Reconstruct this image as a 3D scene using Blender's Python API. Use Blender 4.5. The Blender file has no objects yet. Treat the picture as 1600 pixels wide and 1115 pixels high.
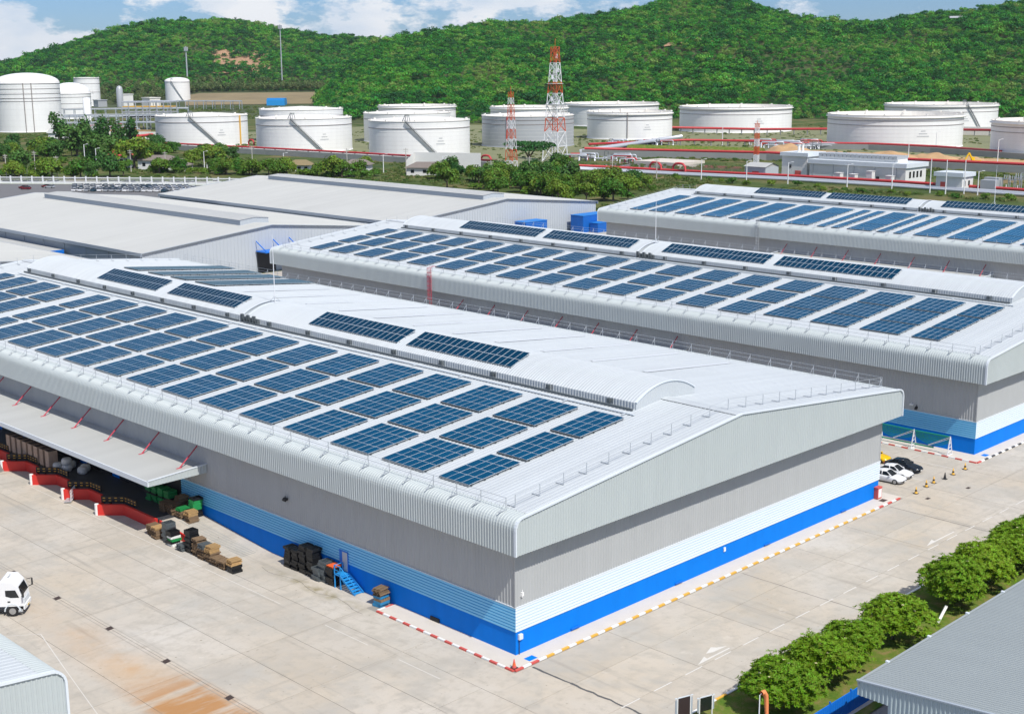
import bpy, math, random
import numpy as np
from mathutils import Vector, Matrix, noise as mnoise

R = math.radians
random.seed(7)
rng = np.random.default_rng(7)
sc = bpy.context.scene
col = sc.collection

# ------------------------------------------------------------------ camera
CAM = Vector((-75.832, -76.048, 50.0))
YAW, PITCH, ROLL = R(45.1673), R(12.3635), R(-0.3774)
fw = Vector((math.cos(PITCH) * math.cos(YAW), math.cos(PITCH) * math.sin(YAW), -math.sin(PITCH)))
rt0 = Vector((math.sin(YAW), -math.cos(YAW), 0))
up0 = rt0.cross(fw)
rt = math.cos(ROLL) * rt0 + math.sin(ROLL) * up0
up = -math.sin(ROLL) * rt0 + math.cos(ROLL) * up0
cam_d = bpy.data.cameras.new('camera')
cam = bpy.data.objects.new('camera', cam_d)
col.objects.link(cam)
cam_d.sensor_width = 36.0
cam_d.sensor_fit = 'HORIZONTAL'
cam_d.lens = 2093.1 / 1600 * 36
cam_d.clip_start = 0.5
cam_d.clip_end = 12000
cam.matrix_world = Matrix(((rt.x, up.x, -fw.x, CAM.x), (rt.y, up.y, -fw.y, CAM.y), (rt.z, up.z, -fw.z, CAM.z), (0, 0, 0, 1)))
sc.camera = cam

# ------------------------------------------------------------------ sun and sky
SUN = Vector((-0.155, -0.74, 1.0)).normalized()
world = bpy.data.worlds.new('World')
sc.world = world
world.use_nodes = True
wn, wl = world.node_tree.nodes, world.node_tree.links
wn.clear()
sky = wn.new('ShaderNodeTexSky')
sky.sky_type = 'NISHITA'
sky.sun_disc = False
sky.sun_elevation = math.asin(SUN.z)
sky.sun_rotation = math.atan2(SUN.x, SUN.y)
sky.air_density = 1.0
sky.dust_density = 0.3
sky.ozone_density = 3.5
bg1 = wn.new('ShaderNodeBackground'); bg1.inputs[1].default_value = 0.085
tint = wn.new('ShaderNodeMix'); tint.data_type = 'RGBA'; tint.blend_type = 'MULTIPLY'; tint.inputs[0].default_value = 1.0
tint.inputs[7].default_value = (0.60, 0.84, 1.30, 1)
wl.new(sky.outputs[0], tint.inputs[6]); wl.new(tint.outputs[2], bg1.inputs[0])
tc = wn.new('ShaderNodeTexCoord')
mp = wn.new('ShaderNodeMapping'); mp.inputs['Scale'].default_value = (1, 1, 2.4); mp.inputs['Location'].default_value = (3.1, 1.7, 0.2)
wl.new(tc.outputs['Generated'], mp.inputs[0])
nz = wn.new('ShaderNodeTexNoise'); nz.inputs['Scale'].default_value = 9.0; nz.inputs['Detail'].default_value = 12; nz.inputs['Roughness'].default_value = 0.64
wl.new(mp.outputs[0], nz.inputs['Vector'])
cr = wn.new('ShaderNodeValToRGB'); cr.color_ramp.elements[0].position = 0.485; cr.color_ramp.elements[1].position = 0.545
cr.color_ramp.elements[1].color = (0.92, 0.92, 0.92, 1)
wl.new(nz.outputs['Fac'], cr.inputs[0])
nz2 = wn.new('ShaderNodeTexNoise'); nz2.inputs['Scale'].default_value = 16.0; nz2.inputs['Detail'].default_value = 6
wl.new(mp.outputs[0], nz2.inputs['Vector'])
cr2 = wn.new('ShaderNodeValToRGB'); cr2.color_ramp.elements[0].position = 0.3; cr2.color_ramp.elements[1].position = 0.62
cr2.color_ramp.elements[0].color = (0.66, 0.76, 0.90, 1); cr2.color_ramp.elements[1].color = (0.96, 0.97, 1, 1)
wl.new(nz2.outputs['Fac'], cr2.inputs[0])
bg2 = wn.new('ShaderNodeBackground'); bg2.inputs[1].default_value = 0.98
wl.new(cr2.outputs[0], bg2.inputs[0])
mx = wn.new('ShaderNodeMixShader')
wl.new(cr.outputs[0], mx.inputs[0]); wl.new(bg1.outputs[0], mx.inputs[1]); wl.new(bg2.outputs[0], mx.inputs[2])
wo = wn.new('ShaderNodeOutputWorld'); wl.new(mx.outputs[0], wo.inputs[0])

sun_d = bpy.data.lights.new('sun', 'SUN')
sun_d.energy = 4.7
sun_d.angle = R(0.5)
sun_d.color = (1.0, 0.955, 0.88)
sun = bpy.data.objects.new('sun', sun_d)
col.objects.link(sun)
sun.location = (-60, -200, 260)
sun.rotation_euler = SUN.to_track_quat('Z', 'Y').to_euler()

sc.view_settings.view_transform = 'Standard'
sc.view_settings.look = 'None'
sc.view_settings.gamma = 1
sc.view_settings.exposure = -0.02
sc.render.engine = 'CYCLES'
sc.cycles.use_denoising = True
sc.cycles.max_bounces = 6
sc.cycles.transparent_max_bounces = 6


# ------------------------------------------------------------------ helpers
def s2l(c):
    return tuple(((v / 255) / 12.92 if v <= 10 else (((v / 255) + 0.055) / 1.055) ** 2.4) for v in c)


MATS = {}


def mat(name, c, rough=0.6, metal=0.0, spec=0.4, var=0.0, vscale=0.4, rand=0.0, bump=0.0, bscale=20.0, streak=None, island=0.0):
    """procedural material: base colour with noise variation, per-object / per-island variation, bump"""
    if name in MATS:
        return MATS[name]
    m = bpy.data.materials.new(name)
    m.use_nodes = True
    n, l = m.node_tree.nodes, m.node_tree.links
    b = n['Principled BSDF']
    b.inputs['Roughness'].default_value = rough
    b.inputs['Metallic'].default_value = metal
    b.inputs['Specular IOR Level'].default_value = spec
    b.inputs['Base Color'].default_value = (*c, 1)
    src = None
    if var or rand or island or streak:
        hsv = n.new('ShaderNodeHueSaturation')
        hsv.inputs['Color'].default_value = (*c, 1)
        val = n.new('ShaderNodeMath'); val.operation = 'ADD'; val.inputs[0].default_value = 1.0; val.inputs[1].default_value = 0
        last = val
        if var:
            g = n.new('ShaderNodeNewGeometry')
            t = n.new('ShaderNodeTexNoise'); t.inputs['Scale'].default_value = vscale; t.inputs['Detail'].default_value = 8; t.inputs['Roughness'].default_value = 0.62
            l.new(g.outputs['Position'], t.inputs['Vector'])
            a = n.new('ShaderNodeMath'); a.operation = 'MULTIPLY_ADD'; a.inputs[1].default_value = 2 * var; a.inputs[2].default_value = -var
            l.new(t.outputs['Fac'], a.inputs[0])
            s = n.new('ShaderNodeMath'); s.operation = 'ADD'; l.new(last.outputs[0], s.inputs[0]); l.new(a.outputs[0], s.inputs[1]); last = s
        if streak:
            g2 = n.new('ShaderNodeNewGeometry'); mp2 = n.new('ShaderNodeMapping'); mp2.inputs['Scale'].default_value = streak[:3]
            l.new(g2.outputs['Position'], mp2.inputs[0])
            t2 = n.new('ShaderNodeTexNoise'); t2.inputs['Scale'].default_value = 1.0; t2.inputs['Detail'].default_value = 5
            l.new(mp2.outputs[0], t2.inputs['Vector'])
            a2 = n.new('ShaderNodeMath'); a2.operation = 'MULTIPLY_ADD'; a2.inputs[1].default_value = 2 * streak[3]; a2.inputs[2].default_value = -streak[3]
            l.new(t2.outputs['Fac'], a2.inputs[0])
            s2 = n.new('ShaderNodeMath'); s2.operation = 'ADD'; l.new(last.outputs[0], s2.inputs[0]); l.new(a2.outputs[0], s2.inputs[1]); last = s2
        if rand:
            oi = n.new('ShaderNodeObjectInfo')
            a = n.new('ShaderNodeMath'); a.operation = 'MULTIPLY_ADD'; a.inputs[1].default_value = 2 * rand; a.inputs[2].default_value = -rand
            l.new(oi.outputs['Random'], a.inputs[0])
            s = n.new('ShaderNodeMath'); s.operation = 'ADD'; l.new(last.outputs[0], s.inputs[0]); l.new(a.outputs[0], s.inputs[1]); last = s
        if island:
            gi = n.new('ShaderNodeNewGeometry')
            a = n.new('ShaderNodeMath'); a.operation = 'MULTIPLY_ADD'; a.inputs[1].default_value = 2 * island; a.inputs[2].default_value = -island
            l.new(gi.outputs['Random Per Island'], a.inputs[0])
            s = n.new('ShaderNodeMath'); s.operation = 'ADD'; l.new(last.outputs[0], s.inputs[0]); l.new(a.outputs[0], s.inputs[1]); last = s
        l.new(last.outputs[0], hsv.inputs['Value'])
        l.new(hsv.outputs[0], b.inputs['Base Color'])
    if bump:
        g = n.new('ShaderNodeNewGeometry')
        t = n.new('ShaderNodeTexNoise'); t.inputs['Scale'].default_value = bscale; t.inputs['Detail'].default_value = 6
        l.new(g.outputs['Position'], t.inputs['Vector'])
        bp = n.new('ShaderNodeBump'); bp.inputs['Strength'].default_value = bump; bp.inputs['Distance'].default_value = 0.05
        l.new(t.outputs['Fac'], bp.inputs['Height']); l.new(bp.outputs[0], b.inputs['Normal'])
    MATS[name] = m
    return m


def foliage(name, c1, c2, trans=0.25, rand=0.35, island=0.35, hue=0.03):
    m = bpy.data.materials.new(name)
    m.use_nodes = True
    n, l = m.node_tree.nodes, m.node_tree.links
    b = n['Principled BSDF']; b.inputs['Roughness'].default_value = 0.55; b.inputs['Specular IOR Level'].default_value = 0.25
    oi = n.new('ShaderNodeObjectInfo'); gi = n.new('ShaderNodeNewGeometry')
    mixc = n.new('ShaderNodeMix'); mixc.data_type = 'RGBA'
    mixc.inputs[6].default_value = (*c1, 1); mixc.inputs[7].default_value = (*c2, 1)
    l.new(oi.outputs['Random'], mixc.inputs[0])
    hs = n.new('ShaderNodeHueSaturation'); l.new(mixc.outputs[2], hs.inputs['Color'])
    a = n.new('ShaderNodeMath'); a.operation = 'MULTIPLY_ADD'; a.inputs[1].default_value = 2 * island; a.inputs[2].default_value = 1 - island
    l.new(gi.outputs['Random Per Island'], a.inputs[0])
    l.new(a.outputs[0], hs.inputs['Value'])
    h = n.new('ShaderNodeMath'); h.operation = 'MULTIPLY_ADD'; h.inputs[1].default_value = 2 * hue; h.inputs[2].default_value = 0.5 - hue
    l.new(gi.outputs['Random Per Island'], h.inputs[0]); l.new(h.outputs[0], hs.inputs['Hue'])
    l.new(hs.outputs[0], b.inputs['Base Color'])
    tr = n.new('ShaderNodeBsdfTranslucent'); l.new(hs.outputs[0], tr.inputs[0])
    mxs = n.new('ShaderNodeMixShader'); mxs.inputs[0].default_value = trans
    l.new(b.outputs[0], mxs.inputs[1]); l.new(tr.outputs[0], mxs.inputs[2])
    l.new(mxs.outputs[0], n['Material Output'].inputs[0])
    MATS[name] = m
    return m


class MB:
    def __init__(s):
        s.v = []; s.f = []; s.m = []

    def quad(s, a, b, c, d, mi=0):
        i = len(s.v); s.v += [a, b, c, d]; s.f.append((i, i + 1, i + 2, i + 3)); s.m.append(mi)

    def poly(s, pts, mi=0):
        i = len(s.v); s.v += list(pts); s.f.append(tuple(range(i, i + len(pts)))); s.m.append(mi)

    def box(s, x0, x1, y0, y1, z0, z1, mi=0, top=None):
        i = len(s.v)
        s.v += [(x0, y0, z0), (x1, y0, z0), (x1, y1, z0), (x0, y1, z0), (x0, y0, z1), (x1, y0, z1), (x1, y1, z1), (x0, y1, z1)]
        for q in ((0, 3, 2, 1), (4, 5, 6, 7), (0, 1, 5, 4), (1, 2, 6, 5), (2, 3, 7, 6), (3, 0, 4, 7)):
            s.f.append(tuple(i + k for k in q)); s.m.append(mi)
        if top is not None: s.m[-5] = top

    def bar(s, p, q, w, h=None, mi=0, upv=(0, 0, 1)):
        """rectangular bar from p to q"""
        p = Vector(p); q = Vector(q); d = (q - p)
        if d.length < 1e-6: return
        d.normalize(); u = Vector(upv)
        if abs(d.dot(u)) > 0.98: u = Vector((1, 0, 0))
        sd = d.cross(u).normalized(); u = sd.cross(d)
        h = h or w
        i = len(s.v)
        for e in (p, q):
            for a, b in ((-1, -1), (1, -1), (1, 1), (-1, 1)):
                s.v.append(tuple(e + sd * a * w / 2 + u * b * h / 2))
        for k in ((0, 1, 2, 3), (7, 6, 5, 4), (0, 4, 5, 1), (1, 5, 6, 2), (2, 6, 7, 3), (3, 7, 4, 0)):
            s.f.append(tuple(i + a for a in k)); s.m.append(mi)

    def tube(s, pts, r, n=8, mi=0, cap=True):
        pts = [Vector(p) for p in pts]
        rs = r if isinstance(r, (list, tuple)) else [r] * len(pts)
        i0 = len(s.v)
        for k, p in enumerate(pts):
            d = (pts[min(k + 1, len(pts) - 1)] - pts[max(k - 1, 0)]).normalized()
            u = Vector((0, 0, 1)) if abs(d.z) < 0.95 else Vector((1, 0, 0))
            a = d.cross(u).normalized(); b = a.cross(d)
            for j in range(n):
                t = 2 * math.pi * j / n
                s.v.append(tuple(p + (a * math.cos(t) + b * math.sin(t)) * rs[k]))
        for k in range(len(pts) - 1):
            for j in range(n):
                a = i0 + k * n + j; b = i0 + k * n + (j + 1) % n
                s.f.append((a, b, b + n, a + n)); s.m.append(mi)
        if cap:
            s.f.append(tuple(i0 + j for j in range(n))); s.m.append(mi)
            e = i0 + (len(pts) - 1) * n
            s.f.append(tuple(e + n - 1 - j for j in range(n))); s.m.append(mi)

    def ring(s, prof, n=48, c=(0, 0), mi=0, close=False):
        """lathe: prof = [(r,z),...]"""
        i0 = len(s.v)
        for r, z in prof:
            for j in range(n):
                t = 2 * math.pi * j / n
                s.v.append((c[0] + r * math.cos(t), c[1] + r * math.sin(t), z))
        for k in range(len(prof) - 1):
            for j in range(n):
                a = i0 + k * n + j; b = i0 + k * n + (j + 1) % n
                s.f.append((a, b, b + n, a + n)); s.m.append(mi)

    def grid(s, P, mi=0):
        """P[i][j] points"""
        i0 = len(s.v); ni = len(P); nj = len(P[0])
        for r in P: s.v += [tuple(q) for q in r]
        for i in range(ni - 1):
            for j in range(nj - 1):
                a = i0 + i * nj + j
                s.f.append((a, a + 1, a + nj + 1, a + nj)); s.m.append(mi)

    def mesh(s, name, mats, smooth=False):
        me = bpy.data.meshes.new(name)
        me.from_pydata(s.v, [], s.f)
        for m in (mats if isinstance(mats, (list, tuple)) else [mats]):
            me.materials.append(MATS[m] if isinstance(m, str) else m)
        me.polygons.foreach_set('material_index', s.m)
        if smooth: me.polygons.foreach_set('use_smooth', [True] * len(s.f))
        me.update()
        return me

    def build(s, name, mats, parent=None, loc=None, rot=None, smooth=False):
        return put(name, s.mesh(name, mats, smooth), parent, loc, rot)


def put(name, me, parent=None, loc=None, rot=None):
    o = bpy.data.objects.new(name, me)
    col.objects.link(o)
    if parent: o.parent = parent
    if loc is not None: o.location = loc
    if rot is not None: o.rotation_euler = rot if isinstance(rot, (tuple, list)) else (0, 0, rot)
    return o


def tag(o, label, cat, group=None):
    o['label'] = label; o['category'] = cat
    if group: o['group'] = group
    return o


def struct(o):
    o['kind'] = 'structure'
    return o


def thing(name, label, cat, loc=(0, 0, 0), rotz=0.0, group=None):
    o = bpy.data.objects.new(name, None)
    o.empty_display_size = 0.2
    col.objects.link(o)
    o.location = loc; o.rotation_euler = (0, 0, rotz)
    return tag(o, label, cat, group)


def copy_tree(o, parent=None):
    c = o.copy(); col.objects.link(c); c.parent = parent
    for ch in o.children: copy_tree(ch, c)
    return c


ORD = ['first', 'second', 'third', 'fourth', 'fifth', 'sixth', 'seventh', 'eighth', 'ninth', 'tenth', 'eleventh', 'twelfth', 'thirteenth', 'fourteenth', 'fifteenth', 'sixteenth', 'seventeenth', 'eighteenth', 'nineteenth', 'twentieth']

# ------------------------------------------------------------------ materials
mat('roof_white', (0.485, 0.52, 0.54), 0.45, 0, 0.35, var=0.08, vscale=0.10, streak=(0.035, 1.1, 0.1, 0.11))
mat('fascia', (0.455, 0.50, 0.50), 0.45, 0, 0.4, var=0.04, vscale=0.3, streak=(0.55, 0.55, 0.03, 0.06))
mat('wall_grey', (0.405, 0.42, 0.422), 0.55, 0, 0.35, var=0.05, vscale=0.5, streak=(0.9, 0.9, 0.04, 0.07))
mat('stripe', (0.20, 0.56, 0.84), 0.4, 0.0, 0.4)  # bluer copy for the long walls, their shade put into the colour
mat('stripe_sunlit', (0.72, 0.79, 0.85), 0.4, 0.0, 0.4)  # paler copy of the same band, sunlight on the gables put into the colour
mat('stripe_sunlit_groove', (0.52, 0.66, 0.79), 0.5, 0.0, 0.3)
mat('stripe_shaded_groove', (0.07, 0.36, 0.68), 0.45, 0.0, 0.3)
mat('blue', (0.0015, 0.185, 0.70), 0.6, 0, 0.10, var=0.10, vscale=0.5, streak=(0.8, 0.8, 0.08, 0.10))
mat('trim', (0.66, 0.71, 0.75), 0.4, 0, 0.4)
mat('skylight', (0.66, 0.69, 0.71), 0.35)
mat('shed_roof', (0.445, 0.452, 0.435), 0.55, 0, 0.3, var=0.08, vscale=0.06, streak=(0.02, 0.45, 0.1, 0.12))
mat('shed_wall', (0.44, 0.48, 0.52), 0.5, 0, 0.35, var=0.04, vscale=0.2)
mat('shed_vent', (0.36, 0.41, 0.46), 0.5, 0, 0.35, var=0.04, vscale=0.2)
mat('galv', (0.50, 0.53, 0.55), 0.4, 0.3, 0.5, var=0.05)
mat('steel_dark', (0.12, 0.14, 0.15), 0.5, 0.3)
mat('dark', (0.025, 0.026, 0.028), 0.6)
mat('black', (0.012, 0.013, 0.015), 0.45)
mat('red', (0.62, 0.035, 0.028), 0.5, var=0.08, vscale=1.5)
mat('rod_red', (0.50, 0.06, 0.09), 0.5)
mat('white_paint', (0.80, 0.80, 0.78), 0.5, var=0.06, vscale=2.0)
mat('yellow', (0.74, 0.42, 0.06), 0.55, var=0.1, vscale=2.0)
mat('kerb_red', (0.60, 0.10, 0.08), 0.55, var=0.1, vscale=2.0)
mat('kerb_black', (0.05, 0.05, 0.05), 0.6, var=0.1, vscale=2.0)
mat('glass_pv', (0.0003, 0.058, 0.130), 0.35, 0, 0.02, rand=0.08)
mat('glass_pv_far', (0.0015, 0.092, 0.205), 0.35, 0, 0.02, rand=0.08)  # lighter base colour holds the sky reflection on the far panels
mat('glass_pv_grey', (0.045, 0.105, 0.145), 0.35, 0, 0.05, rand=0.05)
mat('glass_pv_dark', (0.0003, 0.033, 0.075), 0.35, 0, 0.02, rand=0.08)
mat('alu', (0.58, 0.63, 0.66), 0.45, 0.0, 0.4)
mat('apron', (0.60, 0.55, 0.48), 0.8, var=0.09, vscale=0.8)
mat('tank_white', (0.83, 0.83, 0.82), 0.42, 0, 0.4, var=0.06, vscale=0.08, streak=(0.45, 0.45, 0.03, 0.07))
mat('tank_seam', (0.75, 0.745, 0.73), 0.5, 0, 0.3)
mat('tank_grey', (0.44, 0.46, 0.48), 0.4, 0.2, 0.4, var=0.04, vscale=0.1)
mat('tank_line', (0.30, 0.27, 0.26), 0.6)
mat('tank_top', (0.80, 0.77, 0.71), 0.55, var=0.12, vscale=0.12, streak=(0.6, 0.6, 0.05, 0.10))
mat('mast_red', (0.62, 0.10, 0.03), 0.5)
mat('mast_white', (0.78, 0.79, 0.80), 0.5)
mat('pipe_red', (0.50, 0.045, 0.05), 0.45, var=0.1, vscale=0.5)
mat('pipe_silver', (0.55, 0.58, 0.62), 0.35, 0.4, 0.5)
mat('concrete_grey', (0.30, 0.31, 0.30), 0.85, var=0.15, vscale=0.15)
mat('soil', (0.47, 0.30, 0.155), 0.9, var=0.25, vscale=0.15, bump=0.6, bscale=0.5)
mat('wood', (0.20, 0.135, 0.08), 0.8, var=0.2, vscale=3.0, rand=0.25)
mat('wood_new', (0.42, 0.27, 0.12), 0.8, var=0.15, vscale=3.0, rand=0.15)
mat('green_plastic', (0.02, 0.26, 0.07), 0.5, rand=0.2)
mat('blue_plastic', (0.03, 0.25, 0.48), 0.5, rand=0.2)
mat('orange', (0.75, 0.13, 0.03), 0.6)
mat('sock_orange', (0.82, 0.27, 0.10), 0.7)
mat('carton', (0.42, 0.31, 0.24), 0.8, var=0.1, vscale=2.0, rand=0.15)
mat('house_roof', (0.20, 0.17, 0.15), 0.85, var=0.15, vscale=0.6)
mat('house_wall', (0.70, 0.70, 0.68), 0.7, var=0.06, vscale=0.5)
mat('bark', (0.13, 0.10, 0.075), 0.9, var=0.2, vscale=2.0)
mat('pole', (0.50, 0.48, 0.44), 0.8)
mat('glass_dark', (0.012, 0.016, 0.02), 0.06, 0, 0.6)
mat('tyre', (0.018, 0.018, 0.019), 0.75)
mat('rim', (0.45, 0.46, 0.47), 0.3, 0.7)
mat('car_white', (0.80, 0.81, 0.82), 0.2, 0, 0.6)
mat('car_navy', (0.010, 0.016, 0.026), 0.12, 0, 0.6)
mat('car_yellow', (0.75, 0.46, 0.0), 0.25, 0, 0.6)
mat('car_silver', (0.50, 0.53, 0.56), 0.25, 0.4, 0.6)
mat('car_maroon', (0.16, 0.012, 0.02), 0.2, 0, 0.6)
mat('car_teal', (0.02, 0.06, 0.09), 0.2, 0, 0.6)
mat('headlight', (0.75, 0.78, 0.8), 0.12, 0, 0.6)
mat('lamp_plate', (0.62, 0.45, 0.05), 0.5)
mat('fence_blue', (0.006, 0.16, 0.62), 0.5, var=0.08, vscale=2.0)
mat('cyan_roof', (0.02, 0.28, 0.66), 0.5)
mat('container_blue', (0.004, 0.115, 0.46), 0.55, var=0.1, vscale=0.6)
mat('container_lid', (0.012, 0.19, 0.58), 0.55, var=0.1, vscale=0.6)
mat('sheet_grey', (0.30, 0.335, 0.34), 0.48, 0, 0.4, var=0.05, vscale=0.2, streak=(0.6, 0.04, 0.1, 0.05))
mat('sheet_rib', (0.40, 0.48, 0.50), 0.45, 0, 0.4, var=0.05, vscale=0.6)
mat('net_green', (0.01, 0.30, 0.17), 0.6)
mat('sign_back', (0.045, 0.03, 0.03), 0.5)
mat('bag_white', (0.72, 0.72, 0.70), 0.8, var=0.05, vscale=2)
mat('pond_water', (0.10, 0.085, 0.07), 0.08, 0, 0.5)
mat('road_tarmac', (0.30, 0.29, 0.28), 0.9, var=0.1, vscale=0.2)
mat('carpark_tarmac', (0.15, 0.15, 0.155), 0.9, var=0.1, vscale=0.2)
mat('joint', (0.29, 0.27, 0.24), 0.95)
mat('brown_field', (0.235, 0.185, 0.10), 0.95, var=0.45, vscale=0.02)
mat('drain', (0.065, 0.045, 0.04), 0.7, var=0.15, vscale=3.0)


def concrete_material(name, base, stained=False):
    m = bpy.data.materials.new(name); m.use_nodes = True
    n, l = m.node_tree.nodes, m.node_tree.links
    b = n['Principled BSDF']; b.inputs['Roughness'].default_value = 0.88; b.inputs['Specular IOR Level'].default_value = 0.25
    g = n.new('ShaderNodeNewGeometry'); oi = n.new('ShaderNodeObjectInfo')

    def noise(scale, detail=8, rough=0.6, stretch=None):
        t = n.new('ShaderNodeTexNoise'); t.inputs['Scale'].default_value = scale; t.inputs['Detail'].default_value = detail; t.inputs['Roughness'].default_value = rough
        if stretch:
            mpp = n.new('ShaderNodeMapping'); mpp.inputs['Scale'].default_value = stretch
            l.new(g.outputs['Position'], mpp.inputs[0]); l.new(mpp.outputs[0], t.inputs['Vector'])
        else:
            l.new(g.outputs['Position'], t.inputs['Vector'])
        return t.outputs['Fac']

    def ramp(src, p0, p1, c0=(0, 0, 0, 1), c1=(1, 1, 1, 1)):
        r = n.new('ShaderNodeValToRGB'); r.color_ramp.elements[0].position = p0; r.color_ramp.elements[1].position = p1
        r.color_ramp.elements[0].color = c0; r.color_ramp.elements[1].color = c1
        l.new(src, r.inputs[0]); return r.outputs[0]

    def mix(fac, a, bb, mode='MIX'):
        x = n.new('ShaderNodeMix'); x.data_type = 'RGBA'; x.blend_type = mode
        for k, s in ((0, fac), (6, a), (7, bb)):
            if isinstance(s, (int, float)): x.inputs[k].default_value = s
            elif isinstance(s, tuple): x.inputs[k].default_value = s
            else: l.new(s, x.inputs[k])
        return x.outputs[2]
    c = (*base, 1)
    warm = (base[0] * 0.92, base[1] * 0.85, base[2] * 0.75, 1)
    cool = (base[0] * 0.80, base[1] * 0.82, base[2] * 0.83, 1)
    big = mix(ramp(noise(0.055, 6), 0.35, 0.65), c, warm)
    big = mix(ramp(noise(0.12, 7, 0.65), 0.48, 0.7), big, cool)
    tint = n.new('ShaderNodeMath'); tint.operation = 'MULTIPLY_ADD'; tint.inputs[1].default_value = 0.10; tint.inputs[2].default_value = 0.95
    l.new(oi.outputs['Random'], tint.inputs[0])
    hs = n.new('ShaderNodeHueSaturation'); l.new(big, hs.inputs['Color']); l.new(tint.outputs[0], hs.inputs['Value'])
    # scuffs, tyre marks (stretched), dark spots, pale laitance
    out = mix(ramp(noise(0.9, 9, 0.7), 0.5, 0.8), hs.outputs[0], (base[0] * 0.70, base[1] * 0.68, base[2] * 0.64, 1))
    out = mix(ramp(noise(0.22, 9, 0.72), 0.50, 0.66), out, (base[0] * 0.80, base[1] * 0.79, base[2] * 0.77, 1))
    out = mix(ramp(noise(1.0, 6, 0.6, (0.9, 0.05, 1)), 0.58, 0.80), out, (base[0] * 0.62, base[1] * 0.61, base[2] * 0.59, 1))
    out = mix(ramp(noise(1.0, 6, 0.6, (0.04, 0.9, 1)), 0.58, 0.82), out, (base[0] * 0.66, base[1] * 0.64, base[2] * 0.61, 1))
    out = mix(ramp(noise(0.35, 9, 0.75), 0.60, 0.80), out, (min(1, base[0] * 1.2), min(1, base[1] * 1.2), min(1, base[2] * 1.2), 1))
    out = mix(ramp(noise(2.6, 4, 0.5), 0.68, 0.75), out, (base[0] * 0.50, base[1] * 0.46, base[2] * 0.40, 1))
    if stained:
        sep = n.new('ShaderNodeSeparateXYZ'); l.new(g.outputs['Position'], sep.inputs[0])

        def band(sock, c0, w):
            s = n.new('ShaderNodeMath'); s.operation = 'SUBTRACT'; l.new(sock, s.inputs[0]); s.inputs[1].default_value = c0
            a = n.new('ShaderNodeMath'); a.operation = 'ABSOLUTE'; l.new(s.outputs[0], a.inputs[0])
            d = n.new('ShaderNodeMapRange'); d.inputs['From Min'].default_value = 0; d.inputs['From Max'].default_value = w
            d.inputs['To Min'].default_value = 1; d.inputs['To Max'].default_value = 0; l.new(a.outputs[0], d.inputs[0]); return d.outputs[0]

        def mul(a, bb):
            x = n.new('ShaderNodeMath'); x.operation = 'MULTIPLY'; l.new(a, x.inputs[0]); l.new(bb, x.inputs[1]); return x.outputs[0]
        # rusty wash between the drain line (x=-21.6) and the next joint (x=-26.9)
        wash = mul(band(sep.outputs['X'], -24.4, 3.6), band(sep.outputs['Y'], 22.0, 24.0))
        wash = mul(wash, ramp(noise(0.16, 8, 0.65), 0.30, 0.62))
        out = mix(wash, out, (0.50, 0.345, 0.21, 1))
        rust = mul(ramp(band(sep.outputs['X'], -24.6, 3.6), 0, .45), ramp(band(sep.outputs['Y'], 9.0, 11.0), 0, .5))
        rust = mul(rust, ramp(noise(1.0, 7, 0.6, (0.10, 0.55, 1)), 0.36, 0.54))
        rust_f = n.new('ShaderNodeMath'); rust_f.operation = 'MULTIPLY'; rust_f.inputs[1].default_value = 0.85; l.new(rust, rust_f.inputs[0])
        out = mix(rust_f.outputs[0], out, (0.40, 0.185, 0.05, 1))
        # algae along the foot of the wall
        alg = mul(band(sep.outputs['X'], -2.9, 1.1), band(sep.outputs['Y'], 24.0, 10.0))
        alg = mul(alg, ramp(noise(0.7, 7, 0.6), 0.40, 0.62))
        out = mix(alg, out, (0.235, 0.20, 0.10, 1))
    l.new(out, b.inputs['Base Color'])
    bp = n.new('ShaderNodeBump'); bp.inputs['Strength'].default_value = 0.25; bp.inputs['Distance'].default_value = 0.02
    l.new(noise(8, 8, 0.7), bp.inputs['Height']); l.new(bp.outputs[0], b.inputs['Normal'])
    MATS[name] = m
    return m


concrete_material('slab', (0.515, 0.485, 0.436), True)


def ground_material():
    m = bpy.data.materials.new('ground_scrub'); m.use_nodes = True
    n, l = m.node_tree.nodes, m.node_tree.links
    b = n['Principled BSDF']; b.inputs['Roughness'].default_value = 0.95; b.inputs['Specular IOR Level'].default_value = 0.1
    g = n.new('ShaderNodeNewGeometry')

    def noise(scale, d=8):
        t = n.new('ShaderNodeTexNoise'); t.inputs['Scale'].default_value = scale; t.inputs['Detail'].default_value = d; t.inputs['Roughness'].default_value = 0.65
        l.new(g.outputs['Position'], t.inputs['Vector']); return t.outputs['Fac']
    r = n.new('ShaderNodeValToRGB'); e = r.color_ramp.elements
    e[0].position = 0.34; e[0].color = (0.045, 0.085, 0.022, 1)
    e[1].position = 0.70; e[1].color = (0.26, 0.19, 0.10, 1)
    k = e.new(0.50); k.color = (0.10, 0.135, 0.04, 1)
    l.new(noise(0.035), r.inputs[0])
    mx_ = n.new('ShaderNodeMix'); mx_.data_type = 'RGBA'; mx_.blend_type = 'MULTIPLY'; mx_.inputs[0].default_value = 0.7
    r2 = n.new('ShaderNodeValToRGB'); r2.color_ramp.elements[0].position = 0.3; r2.color_ramp.elements[1].position = 0.7
    r2.color_ramp.elements[0].color = (0.45, 0.45, 0.45, 1); l.new(noise(0.5), r2.inputs[0])
    l.new(r.outputs[0], mx_.inputs[6]); l.new(r2.outputs[0], mx_.inputs[7]); l.new(mx_.outputs[2], b.inputs['Base Color'])
    MATS['ground_scrub'] = m


ground_material()


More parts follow.
